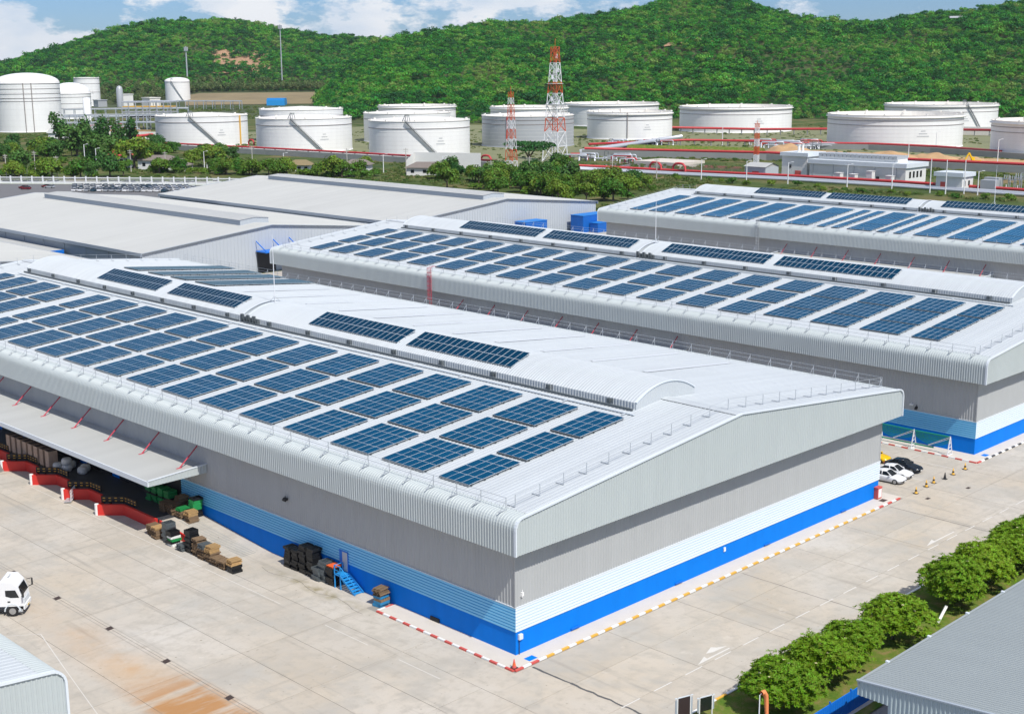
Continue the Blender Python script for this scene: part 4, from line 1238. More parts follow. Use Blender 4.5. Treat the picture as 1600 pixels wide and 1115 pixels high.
# carton loads on the dock
for k in range(8):
    r = thing('carton_load', f'tall brown carton load on a pallet, {ORD[k]} along the dock from the white bags', 'carton load', (-3.6, 78.0 + k * 1.55, 1.18), 0, 'carton loads on the dock')
    b = MB()
    for i in range(5):
        for j in range(2): b.box(-.58 + j * .6, -.01 + j * .6, -.5, .5, .15 + i * .42, .15 + i * .42 + .405)
    b.build('cartons', 'carton', r); b = MB(); b.box(-.6, .61, -.53, .53, 2.26, 2.29); b.build('dark_cover', 'drain', r)
    put('pallet', PM['wood'], r, (-.6, -.5, 0))
for k, (x, y, z) in enumerate(((-2.9, 75.4, 1.18), (-2.9, 75.4, 2.0), (-1.9, 76.4, 1.18), (-2.1, 73.0, 1.18), (-1.3, 73.8, 1.18), (-3.3, 77.0, 1.18))):
    b = MB(); b.ring([(0.02, z), (.5, z), (.62, z + .2), (.62, z + .6), (.5, z + .78), (.02, z + .82)], 16)
    for v in range(len(b.v)): p = b.v[v]; b.v[v] = (p[0] + x, p[1] + y, p[2] + .04 * mnoise.noise(Vector((p[0] * 3 + k, p[1] * 3, p[2] * 3))))
    tag(b.build('bulk_bag', 'bag_white', smooth=True), ('white bulk bag under another, beside the carton loads', 'white bulk bag stacked on top of another', 'white bulk bag behind the stacked pair', 'white bulk bag nearest the canopy end', 'white bulk bag behind the one nearest the canopy end', 'white bulk bag closest to the carton loads')[k], 'bag', 'white bulk bags on the dock')
# red trolley cage leaning before a dock wall, and slabs pile
r = thing('trolley_cage', 'white wire trolley cage parked before the red dock wall', 'trolley', (-7.0, 66.6, 0), R(-40))
for k in range(5): b = MB(); b.bar((0, k * .55, .2), (0, k * .55, 1.5), .05); b.build('upright', 'mast_white', r)
for z in (.25, .7, 1.1, 1.5): b = MB(); b.bar((0, 0, z), (0, 2.2, z), .05); b.build('rail', 'mast_white', r)
b = MB(); b.box(-.8, .0, 0, 2.2, .15, .22); b.build('base', 'galv', r)
r = thing('plank_pile', 'pile of grey planks on the yard before the dock', 'plank pile', (-7.6, 86.0, 0), .3)
for k in range(7): b = MB(); b.box(-.9 + .04 * k, .9 - .05 * k, -1.5 + .05 * k, 1.5, k * .14, k * .14 + .1); b.build('plank', 'concrete_grey', r)

# door and blue stairs
r = thing('side_door', 'pale grey door high in the blue band of the side wall', 'door', (0, 23.5, 1.45))
b = MB(); b.box(-.13, -.02, -.42, .42, 0, 1.95); b.build('door_leaf', 'shed_wall', r)
b = MB(); b.box(-.15, -.02, .42, .85, 0, 1.95); b.build('door_recess', 'fence_blue', r)
b = MB(); b.box(-.16, -.02, -.5, -.42, -.05, 2.0); b.box(-.16, -.02, -.5, .9, 1.95, 2.05); b.build('door_frame', 'fence_blue', r)
r = thing('blue_stairs', 'bright blue steel stairs leading up to the side door', 'stairs', (0, 20.6, 0))
b = MB(); b.box(-1.3, -.2, 2.2, 3.2, 1.35, 1.43); b.build('landing', 'cyan_roof', r)
for k in range(7):
    b = MB(); t = (k + .5) / 7; b.box(-1.25, -.25, t * 2.2, t * 2.2 + .34, t * 1.4 - .06, t * 1.4); b.build('tread', 'cyan_roof', r)
for x in (-1.28, -.22): b = MB(); b.bar((x, 0, .02), (x, 2.25, 1.4), .06, .22); b.build('stringer', 'cyan_roof', r)
for (x, y) in ((-1.25, 2.25), (-1.25, 3.15), (-.25, 3.15)): b = MB(); b.box(x - .05, x + .05, y - .05, y + .05, 0, 2.35); b.build('post', 'cyan_roof', r)
b = MB(); b.bar((-1.25, 0.0, .95), (-1.25, 2.25, 2.32), .06); b.bar((-1.25, 2.25, 2.32), (-1.25, 3.15, 2.32), .06); b.bar((-1.25, 2.25, 1.85), (-1.25, 3.15, 1.85), .05); b.bar((-1.25, 0, 0), (-1.25, 0, .95), .05); b.bar((-1.25, 3.15, 2.32), (-.25, 3.15, 2.32), .05); b.build('handrail', 'cyan_roof', r)
# small fittings on the walls
for (x, y, z, sx, sy, sz, m_, nm, lab, cat) in (
    (-.25, 32.95, 6.7, .3, .5, .25, 'dark', 'wall_lamp', 'dark floodlight on the grey side wall above the blue band', 'lamp'),
    (7.5, -.06, .33, 1.05, .12, .14, 'fence_blue', 'wall_vent', 'dark blue vent slot low in the gable base, nearest the corner', 'vent'),
    (22.5, -.06, .33, 1.05, .12, .14, 'fence_blue', 'wall_vent', 'dark blue vent slot low in the gable base, second from the corner', 'vent'),
    (37.5, -.06, .33, 1.05, .12, .14, 'fence_blue', 'wall_vent', 'dark blue vent slot low in the gable base, third from the corner', 'vent'),
    (52.5, -.06, .33, 1.05, .12, .14, 'fence_blue', 'wall_vent', 'dark blue vent slot low in the gable base, farthest right', 'vent'),
    (29.9, -.06, 1.75, .25, .1, .45, 'white_paint', 'wall_notice', 'small white plate high on the blue gable base', 'plate'),
    (-.06, 10.4, .3, .12, 1.2, .42, 'dark', 'wall_vent', 'dark square vent low in the blue side wall', 'vent'),
    (0.45, -.12, 1.75, .42, .2, .5, 'trim', 'meter_box', 'small grey meter box on the corner of the blue wall', 'box'),
    (.7, -.12, 5.6, .2, .25, .3, 'white_paint', 'wall_lamp', 'small white lamp on the grey gable wall near the corner', 'lamp'),
    (83.85, 9.1, 5.3, .3, .4, .12, 'white_paint', 'wall_lamp', 'small white lamp on the shaded wall of the second warehouse', 'lamp'),
    (83.85, 8.4, 4.95, .3, .25, .3, 'dark', 'wall_lamp', 'dark lamp on the shaded wall of the second warehouse', 'lamp')):
    b = MB(); b.box(-sx / 2, sx / 2, -sy / 2, sy / 2, -sz / 2, sz / 2)
    if nm == 'wall_lamp': b.bar((0, 0, sz / 2), (0, 0, sz / 2 + .22), .06); b.box(-sx * .7, -sx * .3, -sy * .6, sy * .6, -sz * .8, -sz * .1)
    if nm == 'wall_vent':
        for k in range(3): b.box(-sx / 2 - .02, sx / 2 + .02, -sy / 2 - .02, sy / 2 + .02, -sz / 2 + k * sz / 3, -sz / 2 + k * sz / 3 + .03)
    if nm in ('meter_box', 'wall_notice'): b.box(-sx / 2 - .02, sx / 2 + .02, -sy / 2 - .02, -sy / 2, -sz / 2 + .04, sz / 2 - .04)
    tag(b.build(nm, m_, None, (x, y, z)), lab, cat)
b = MB(); b.tube([(.35, -.08, 0.1), (.35, -.08, 1.6)], .035, 6); tag(b.build('conduit', 'dark'), 'dark conduit running down from the meter box at the corner', 'conduit')
r = thing('hydrant_cabinet', 'red fire hose cabinet at the far right corner of the gable', 'cabinet', (59.5, -.3, .14))
b = MB(); b.box(-.45, .45, -.25, .25, 0.05, 1.35); b.build('body', 'kerb_red', r); b = MB(); b.box(-.33, .33, -.28, -.25, .2, 1.2); b.build('door_panel', 'white_paint', r); b = MB(); b.box(-.5, .5, -.3, .3, 1.35, 1.42); b.build('top', 'kerb_red', r)
# traffic cone at the corner
def cone(label, x, y, z, m1, m2, h=.75, group=None):
    r = thing('traffic_cone', label, 'cone', (x, y, z), 0, group)
    b = MB(); b.box(-.26, .26, -.26, .26, 0, .05); b.build('base', 'dark', r)
    b = MB(); b.ring([(.2, .05), (.14, h * .35)], 14); b.ring([(.10, h * .6), (.04, h), (.001, h)], 14); b.build('cone_body', m1, r, smooth=True)
    b = MB(); b.ring([(.14, h * .35), (.10, h * .6)], 14); b.build('stripe', m2, r, smooth=True)


cone('orange red cone standing at the corner of the kerbs', -1.85, -1.65, .14, 'kerb_red', 'orange', .8)
for k, (x, y) in enumerate(((64.6, -2.4), (67.8, -2.0), (69.8, -1.9), (72.2, -2.1), (74.5, -2.0), (77.6, -2.0))):
    cone(f'{"black" if k == 3 else "black and yellow"} cone, {ORD[k]} from the front warehouse in the row before the parked cars', x, y, 0, 'dark' if k == 3 else 'yellow', 'dark', .85, 'cones before the parked cars')


# ------------------------------------------------------------------ cars
def car(label, x, y, rot, paint_m, group='cars parked between the warehouses'):
    r = thing('parked_car', label, 'car', (x, y, 0), rot, group); Lc, W = 4.65, 1.82
    # stations: x, half width low, half width at belt, bottom z, belt z
    st = [(-2.32, .62, .60, .45, .70), (-2.2, .80, .78, .30, .86), (-1.7, .90, .84, .24, .94), (-.9, .91, .85, .20, .95), (0, .91, .86, .20, .93), (.8, .91, .86, .20, .90), (1.4, .90, .82, .24, .84), (2.0, .84, .72, .28, .74), (2.25, .66, .56, .36, .62), (2.33, .5, .45, .42, .55)]
    b = MB(); P = []
    for (sx, wl_, wb, z0, z1) in st:
        P.append([(sx, -wl_ * .9, z0), (sx, -wl_, z0 + .18), (sx, -wl_, z1 - .18), (sx, -wb, z1 - .02), (sx, -wb * .6, z1 + .03), (sx, 0, z1 + .045), (sx, wb * .6, z1 + .03), (sx, wb, z1 - .02), (sx, wl_, z1 - .18), (sx, wl_, z0 + .18), (sx, wl_ * .9, z0), (sx, -wl_ * .9, z0)])
    b.grid(P); b.poly([p for p in P[0][:-1]]); b.poly([p for p in reversed(P[-1][:-1])])
    body = b.build('body', paint_m, r, smooth=True)
    # cabin: glass house with painted roof
    prof = [(-1.75, .95), (-1.15, 1.34), (-.55, 1.44), (.15, 1.42), (.95, .94)]
    wlo, whi = .80, .60
    cab = MB()
    top = [(-1.15, 1.34), (-.55, 1.445), (.15, 1.425)]
    for k in range(2):
        p, q = top[k], top[k + 1]
        cab.grid([[(p[0], -whi, p[1] - .04), (p[0], 0, p[1] + .02), (p[0], whi, p[1] - .04)], [(q[0], -whi, q[1] - .04), (q[0], 0, q[1] + .02), (q[0], whi, q[1] - .04)]])
    for s in (-1, 1):       # pillars
        for (bx0, bz, tx, tz) in ((-1.75, .93, -1.15, 1.31), (.95, .92, .15, 1.40), (-.35, .93, -.4, 1.41)):
            cab.bar((bx0, s * wlo, bz), (tx, s * whi, tz), .09, .07)
        cab.bar((-1.15, s * whi, 1.31), (.15, s * whi, 1.40), .09, .07)
    cab.build('roof', paint_m, body, smooth=True)
    g = MB()
    g.quad((.93, -wlo + .04, .93), (.93, wlo - .04, .93), (.16, whi - .02, 1.40), (.16, -whi + .02, 1.40)); g.build('windscreen', 'glass_dark', r)
    g = MB(); g.quad((-1.74, -wlo + .04, .94), (-1.74, wlo - .04, .94), (-1.15, whi - .02, 1.31), (-1.15, -whi + .02, 1.31)); g.build('rear_window', 'glass_dark', r)
    for s in (-1, 1):
        g = MB(); g.poly([(-1.66, s * (wlo - .01), .94), (.9, s * (wlo - .01), .93), (.12, s * (whi - .005), 1.385), (-.5, s * (whi - .005), 1.40), (-1.12, s * (whi - .005), 1.30)]); g.build('side_window', 'glass_dark', r)
        g = MB(); g.box(.62, .80, s * .95 - .08, s * .95 + .08, .93, 1.05); g.build('mirror', paint_m, r)
        g = MB(); g.poly([(2.26, s * .40, .52), (2.20, s * .62, .52), (1.98, s * .76, .66), (2.06, s * .60, .70), (2.2, s * .42, .63)]); g.quad((2.285, s * .42, .5), (2.23, s * .64, .5), (2.20, s * .64, .62), (2.26, s * .42, .62)); g.build('headlight', 'headlight', r)
        g = MB(); g.box(-2.33, -2.22, s * .62 - .16, s * .62 + .14, .66, .78); g.build('tail_light', 'kerb_red', r)
        for wx in (-1.42, 1.40):
            w = MB(); w.tube([(wx, s * .70, .33), (wx, s * .925, .33)], .335, 18); wh = w.build('wheel', 'tyre', r)
            w = MB(); w.tube([(wx, s * .90, .33), (wx, s * .935, .33)], .215, 14); w.build('rim', 'rim', wh)
    g = MB(); g.box(2.285, 2.345, -.36, .36, .36, .52); g.build('grille', 'dark', r)
    g = MB(); g.box(2.30, 2.36, -.26, .26, .40, .48); g.build('number_plate', 'white_paint', r)
    return r


car('white saloon nearest the gable corner, nose toward the cones', 66.7, 2.6, R(-86), 'car_white')
car('white saloon second from the gable corner, beside the dark one', 69.1, 3.0, R(-84), 'car_white')
car('dark navy saloon parked right of the white cars', 72.1, 3.4, R(-86), 'car_navy')
car('yellow car almost hidden behind the gable corner', 73.3, 8.4, R(-88), 'car_yellow')

# ------------------------------------------------------------------ goal nets by the second warehouse
r = thing('sports_net', 'green nets on white lattice frames against the blue wall', 'net', (81.6, 2.2, .13))
for yy in (0.0, 5.1, 10.0):
    b = MB(); b.bar((-.6, yy, 0), (0, yy, 2.5), .10); b.bar((.7, yy, 0), (0, yy, 2.5), .10); b.bar((-.6, yy, 0.05), (.7, yy, .05), .08)
    for k in range(4): z = .4 + k * .55; w_ = (1 - z / 2.5); b.bar((-.6 * w_, yy, z), (.7 * w_, yy, z + .2), .05)
    b.build('frame', 'mast_white', r)
    b = MB()
    for q in (0, .22): b.bar((0, yy, 2.45 - q), (0.2, yy + 3.1, .75 - q * .4), .06)
    for k in range(7): t = k / 7; b.bar((.2 * t, yy + 3.1 * t, 2.45 - 1.7 * t), (.2 * t + .03, yy + 3.1 * (t + .1), 2.25 - 1.7 * t), .04)
    b.build('lattice_arm', 'mast_white', r)
b = MB(); b.bar((.1, 0, 2.42), (.1, 5.1, 2.35), .12); b.bar((.1, 5.1, 2.35), (.1, 10.6, 2.35), .12); b.bar((.3, 2.4, .5), (.3, 10.6, .45), .16); b.build('net_edge', 'net_green', r)
for y0_, y1_ in ((0.15, 4.9), (5.2, 10.4)):
    b = MB()
    for k in range(26):
        y_ = y0_ + (y1_ - y0_) * k / 25; sag = 1.0 * math.sin(math.pi * k / 25)
        b.bar((.1, y_, 2.35), (.2, y_ + .1, 1.9 - sag * .5), .05, .05)
    for j in range(7):
        pts = [(.1 + .02 * j, y0_ + (y1_ - y0_) * k / 10, 2.3 - j * .12 - math.sin(math.pi * k / 10) * .12 * j) for k in range(11)]
        for p, q in zip(pts[:-1], pts[1:]): b.bar(p, q, .05, .07)
    o = b.build('netting', 'net_green', r); o['kind'] = 'stuff'

# ------------------------------------------------------------------ truck tractor
r = thing('truck_tractor', 'white cab-over truck tractor entering at the left edge', 'truck', (-26.0, 40.7, 0), R(-40))
r.scale = (1.06, 1.06, 1.06)
b = MB()
sec = [(-.9, .95), (-.85, .95), (.95, .95), (1.18, .95)]
P = []
for yy in (-1.15, -1.08, 1.08, 1.15):
    k_ = .06 if abs(yy) > 1.1 else 0
    P.append([(-.95 + k_, yy, .95), (-.95 + k_, yy, 2.95 - k_), (-.55, yy, 3.35 - k_ * 2), (.35, yy, 3.28 - k_ * 2), (.80, yy, 2.75 - k_), (1.12 - k_, yy, 1.85), (1.20 - k_, yy, 1.2), (1.20 - k_, yy, .95)])
b.grid(P); b.poly(P[0]); b.poly(list(reversed(P[-1]))); cab_ = b.build('cab', 'car_white', r)
b = MB(); b.quad((1.135, -.98, 1.86), (1.135, .98, 1.86), (.845, .90, 2.66), (.845, -.90, 2.66)); b.build('windscreen', 'glass_dark', r)
for s in (-1, 1):
    b = MB(); b.poly([(.92, s * 1.16, 1.75), (.62, s * 1.16, 2.45), (-.25, s * 1.16, 2.45), (-.25, s * 1.16, 1.9), (.2, s * 1.16, 1.75)]); b.build('side_window', 'glass_dark', r)
    b = MB(); b.box(-.1, .12, s * 1.17 - .02, s * 1.17 + .02, 1.35, 1.45); b.build('door_handle', 'dark', cab_)
    b = MB(); b.box(1.32, 1.40, s * 1.5 - .12, s * 1.5 + .12, 1.9, 2.5); b.bar((1.0, s * 1.1, 2.6), (1.36, s * 1.5, 2.55), .05); b.bar((1.1, s * 1.1, 1.9), (1.36, s * 1.5, 1.95), .05); b.build('mirror', 'dark', r)
    b = MB(); b.box(1.18, 1.30, s * .85 - .2, s * .85 + .2, .60, .95); b.build('headlight', 'headlight', r)
    for wx in (.25, -3.3, -4.6):
        w = MB(); w.tube([(wx, s * .86, .5), (wx, s * 1.14, .5)], .5, 20); wh = w.build('wheel', 'tyre', r)
        w = MB(); w.tube([(wx, s * 1.10, .5), (wx, s * 1.17, .5)], .29, 16); w.tube([(wx, s * 1.15, .5), (wx, s * 1.21, .5)], .12, 12); w.build('rim', 'rim', wh)
    b = MB()
    pts = [(.25 + .66 * math.cos(t), s * 1.05, .5 + .66 * math.sin(t)) for t in np.linspace(0.0, math.pi, 9)]
    for p, q in zip(pts[:-1], pts[1:]): b.bar(p, q, .24, .10)
    b.build('mudguard', 'trim', r)
    b = MB(); b.box(-6.2, -.9, s * .42 - .06, s * .42 + .06, .62, .92); b.build('chassis_rail', 'dark', r)
    b = MB(); b.box(.62, 1.1, s * 1.05 - .08, s * 1.05 + .08, .4, .6); b.build('step', 'galv', r)
b = MB(); b.box(1.16, 1.30, -.64, .64, .55, .95); b.box(1.28, 1.32, -.3, .3, .62, .78); b.build('bumper', 'car_white', r)
b = MB(); b.box(1.31, 1.34, -.26, .26, .64, .76); b.build('number_plate', 'lamp_plate', r)
b = MB(); b.box(1.19, 1.23, -.8, .8, 1.05, 1.5); b.build('grille', 'trim', r)
for k in range(3): b = MB(); b.box(-.2, -.1, -.3 + k * .3, -.22 + k * .3, 3.30, 3.36); b.build('roof_lamp', 'steel_dark', cab_)
b = MB(); b.box(-1.9, -1.1, -1.0, 1.0, .55, 1.0); b.box(-3.9, -2.9, -.5, .5, .9, 1.15); b.build('fuel_tank_and_coupling', 'dark', r)

# ================================================================== far ground: tank farm, plant, car park, hills
CX, CY = -75.832, -76.048


def leafy(seed, rx, ry, rzz, n, leaf, lobes=6, low=-.3, squash=1.0):
    """crown made of many small leaf clumps spread over several lobes"""
    rg = np.random.default_rng(seed)
    L = [(0, 0, .12 * rzz, .72)]
    for k in range(lobes):
        a = 2 * math.pi * k / lobes + rg.uniform(-.5, .5); q = rg.uniform(.35, .62)
        L.append((rx * q * math.cos(a), ry * q * math.sin(a), rg.uniform(-.35, .45) * rzz, rg.uniform(.36, .56)))
    V = []; F = []
    for k in range(n):
        c = L[rg.integers(len(L))]; d = rg.normal(size=3); d /= np.linalg.norm(d)
        if d[2] < low: d[2] *= -.6
        q = rg.uniform(.72, 1.05)
        p = np.array([c[0] + d[0] * rx * c[3] * q, c[1] + d[1] * ry * c[3] * q, c[2] + d[2] * rzz * c[3] * q])
        nn = d + rg.normal(size=3) * .55; nn /= np.linalg.norm(nn)
        u = np.cross(nn, rg.normal(size=3)); u /= np.linalg.norm(u); v = np.cross(nn, u)
        s = leaf * rg.uniform(.55, 1.25); i = len(V)
        V += [p - u * s * .5, p + v * s * .38 + nn * s * .12, p + u * s * .55, p - v * s * .38 + nn * s * .08]; F.append((i, i + 1, i + 2, i + 3))
    return V, F


def scatter(name, pts, scales, meshes, kind_m=None):
    """one 'stuff' object: instances of leaf-clump trees on given ground points"""
    cl = bpy.data.collections.new(name + '_sources')
    for k, me in enumerate(meshes):
        o = bpy.data.objects.new(f'{name}_source_{k:02d}', me); cl.objects.link(o)
    me = bpy.data.meshes.new(name); me.from_pydata([tuple(map(float, p)) for p in pts], [], [])
    n = len(pts)
    for nm, ty, arr in (('sc', 'FLOAT', np.asarray(scales, 'f')), ('rz', 'FLOAT', rng.uniform(0, 6.28, n).astype('f')), ('ix', 'INT', rng.integers(0, len(meshes), n))):
        a = me.attributes.new(nm, ty, 'POINT'); a.data.foreach_set('value', arr)
    o = put(name, me); o['kind'] = 'stuff'
    ng = bpy.data.node_groups.new(name + '_nodes', 'GeometryNodeTree')
    ng.interface.new_socket('Geometry', in_out='INPUT', socket_type='NodeSocketGeometry'); ng.interface.new_socket('Geometry', in_out='OUTPUT', socket_type='NodeSocketGeometry')
    N, L = ng.nodes, ng.links
    gi, go = N.new('NodeGroupInput'), N.new('NodeGroupOutput')
    ci = N.new('GeometryNodeCollectionInfo'); ci.inputs['Collection'].default_value = cl; ci.inputs['Separate Children'].default_value = True; ci.inputs['Reset Children'].default_value = True
    ip = N.new('GeometryNodeInstanceOnPoints'); ip.inputs['Pick Instance'].default_value = True

    def attr(nm, ty):
        x = N.new('GeometryNodeInputNamedAttribute'); x.data_type = ty; x.inputs['Name'].default_value = nm; return x.outputs['Attribute']
    cb = N.new('ShaderNodeCombineXYZ'); L.new(attr('rz', 'FLOAT'), cb.inputs['Z'])
    er = N.new('FunctionNodeEulerToRotation'); L.new(cb.outputs[0], er.inputs[0])
    L.new(gi.outputs[0], ip.inputs['Points']); L.new(ci.outputs[0], ip.inputs['Instance']); L.new(attr('ix', 'INT'), ip.inputs['Instance Index'])
    L.new(er.outputs[0], ip.inputs['Rotation']); L.new(attr('sc', 'FLOAT'), ip.inputs['Scale']); L.new(ip.outputs[0], go.inputs[0])
    md = o.modifiers.new('scatter', 'NODES'); md.node_group = ng
    return o


# ------------------------------------------------------------------ hills
HL = [(45.09, 43.7), (47.22, 59.3), (48.81, 72.4), (49.87, 81.2), (50.92, 88.8), (51.97, 93.2), (53.01, 95.4), (54.05, 100.8), (55.07, 109.3), (55.84, 116.6), (56.85, 120.7), (58.12, 118.6), (59.38, 117.6), (60.63, 110.3), (61.88, 97.1), (63.12, 79.9), (64.34, 64.8), (65.55, 51.0), (67.92, 25.8), (71.32, 2), (76, 0)]
HR = [(8, 60), (14, 95), (19.2, 111.7), (22.51, 119.3), (24.78, 112.9), (25.71, 109.9), (26.18, 107.9), (27.13, 104.0), (28.09, 102.3), (29.06, 100.5), (30.03, 95.7), (31.03, 93.8), (32.03, 94.2), (33.04, 97.7), (33.82, 105.0), (34.85, 115.4), (35.89, 127.4), (37.19, 132.6), (38.48, 125.4), (39.79, 113.4), (41.1, 107.5), (42.42, 100.8), (43.48, 97.9), (44.54, 96.5), (45.61, 96.0), (46.67, 93.8), (47.73, 89.2), (48.8, 82.3), (49.86, 77.7), (50.92, 72), (51.6, 58), (52.2, 38), (52.9, 14), (53.4, 0), (58, 0)]


def hill_fn(tab, r_foot, r_ridge, seed, foot_fn=None):
    A = np.array([t[0] for t in tab]); Z = np.array([t[1] for t in tab])

    def fn(az, r):
        zr_h = float(np.interp(az, A, Z)); rf = r_foot if foot_fn is None else foot_fn(az)
        t = (r - rf) / (r_ridge - rf)
        if seed < 4 and 1640 < r < 2000:      # gently rising field before the left hill
            ramp_z = 13.5 * min(1, max(0, (r - 1660) / 230)) * min(1, max(0, (az - 50.5) / 1.5)) * min(1, max(0, (60.5 - az) / 2.5))
        else: ramp_z = -9
        if t <= 0: return max(-.5 + t * .02, ramp_z)
        x, y = r * math.cos(R(az)), r * math.sin(R(az))
        nz_ = mnoise.fractal(Vector((x * .006, y * .006, seed)), 1.0, 2.0, 4)
        if t < 1:
            s = t ** 1.05 * (1.28 - .28 * t)
            bmp = nz_ * 16 * math.sin(math.pi * min(t, 1)) * min(1, zr_h / 60)
            return max(zr_h * min(s, 1.0) + bmp, ramp_z)
        return zr_h * max(0, 1 - ((t - 1) * 1.1) ** 1.3)
    return fn


hl = hill_fn(HL, 1930, 2350, 3.1)
foot_r = lambda az: float(np.interp(az, [20, 30, 38, 44, 48, 52, 56], [1220, 1230, 1240, 1200, 1150, 1180, 1330]))
hr = hill_fn(HR, 1180, 1750, 8.7, foot_r)
mat('hill_soil', (0.055, 0.075, 0.022), 0.95, var=0.3, vscale=0.03)
for nm, fn, a0, a1, r0, r1 in (('hill', hl, 44, 76, 1640, 3000), ('hill', hr, 8, 58, 1120, 2600)):
    P = []
    for az in np.linspace(a0, a1, 170):
        P.append([(CX + r * math.cos(R(az)), CY + r * math.sin(R(az)), fn(az, r)) for r in np.linspace(r0, r1, 60)])
    b = MB(); b.grid(P); struct(b.build(nm, 'hill_soil', smooth=True))

forest_src = [np_mesh('forest_tree', *leafy(100 + k, 4.6, 4.6, 3.8 if k % 2 else 4.8, 200, 1.15, 6, -.2), 'leaf_forest') for k in range(6)]
grove_src = [np_mesh('grove_tree', *leafy(140 + k, 2.9, 2.9, 6.2, 170, 1.5, 4, -.6), 'leaf_olive') for k in range(4)]


def rock(az, r):
    v = 0
    for (a, rr, wa, wr, amp) in ((56.1, 2100, 1.05, 55, 1), (57.0, 2125, .5, 40, .9), (37.75, 1495, .8, 22, 1), (38.5, 1470, .4, 18, .8), (33.0, 1420, .25, 18, .5), (46.2, 1500, .3, 14, .3)):
        v = max(v, amp * math.exp(-((az - a) / wa) ** 2 * 2.2 - ((r - rr) / wr) ** 2 * 1.6))
    return v


fp = []; fs = []
for (fn, a0, a1, foot, r1, sp) in ((hr, 22.5, 57, foot_r, 1795, 5.9), (hl, 47.5, 68.0, lambda az: 1975, 2400, 6.6)):
    r = 1130.0 if fn is hr else 1970.0
    while r < r1:
        da = math.degrees(sp / r); az = a0
        while az < a1:
            aj = az + random.uniform(-.48, .48) * da; rj = r + random.uniform(-.48, .48) * sp
            az += da
            if rj < foot(aj) - 10: continue
            z = fn(aj, rj)
            if fn is hr and aj > 50.5 and z < 2: continue
            if fn is hl and z < 3: continue
            if random.random() < rock(aj, rj) * 1.1 * (1 + 1.3 * mnoise.noise(Vector((x0_ := CX + rj * math.cos(R(aj)), CY + rj * math.sin(R(aj)), 0)) * .05)): continue
            x, y = CX + rj * math.cos(R(aj)), CY + rj * math.sin(R(aj))
            dn = mnoise.noise(Vector((x * .012, y * .012, 5)))
            s = random.uniform(.5, 1.12) * (1 + .45 * dn) * (1.55 if random.random() < .10 else 1)
            if fn is hl: s *= 1.12
            fp.append((x, y, z + 2.6 * s)); fs.append(s)
        r += sp * .92
forest = scatter('hillside_forest', fp, fs, forest_src)
tag(forest, 'dense green forest covering the hills', 'forest')
# olive grove with bare trunks along the foot of the left hill
gp = []; gs = []
for k in range(1500):
    az = random.uniform(52.0, 69.0); r = random.uniform(1860, 2010)
    if az < 58.5 and r < 1905: continue
    s = random.uniform(.7, 1.25); gp.append((CX + r * math.cos(R(az)), CY + r * math.sin(R(az)), max(0, hl(az, r)) + 6.5 * s)); gs.append(s)
tag(scatter('foothill_grove', gp, gs, grove_src), 'olive green grove along the foot of the left hill', 'grove')
# bare rock scars
mat('rock_scar', (0.36, 0.22, 0.13), 0.95, var=0.3, vscale=0.12)
for (az0, r0, wa, wr, lab, fn) in ((56.25, 2100, 1.15, 62, 'bare orange rock scar on the left hill', hl), (37.85, 1490, 1.0, 26, 'bare orange rock scar on the right hill', hr)):
    P = []
    for a in np.linspace(az0 - wa, az0 + wa, 26):
        P.append([(CX + r * math.cos(R(a)), CY + r * math.sin(R(a)), fn(a, r) + 1.1 + 1.6 * mnoise.noise(Vector((a * 7, r * .08, 1)))) for r in np.linspace(r0 - wr, r0 + wr, 18)])
    b = MB(); b.grid(P); tag(b.build('rock_outcrop', 'rock_scar'), lab, 'rock')


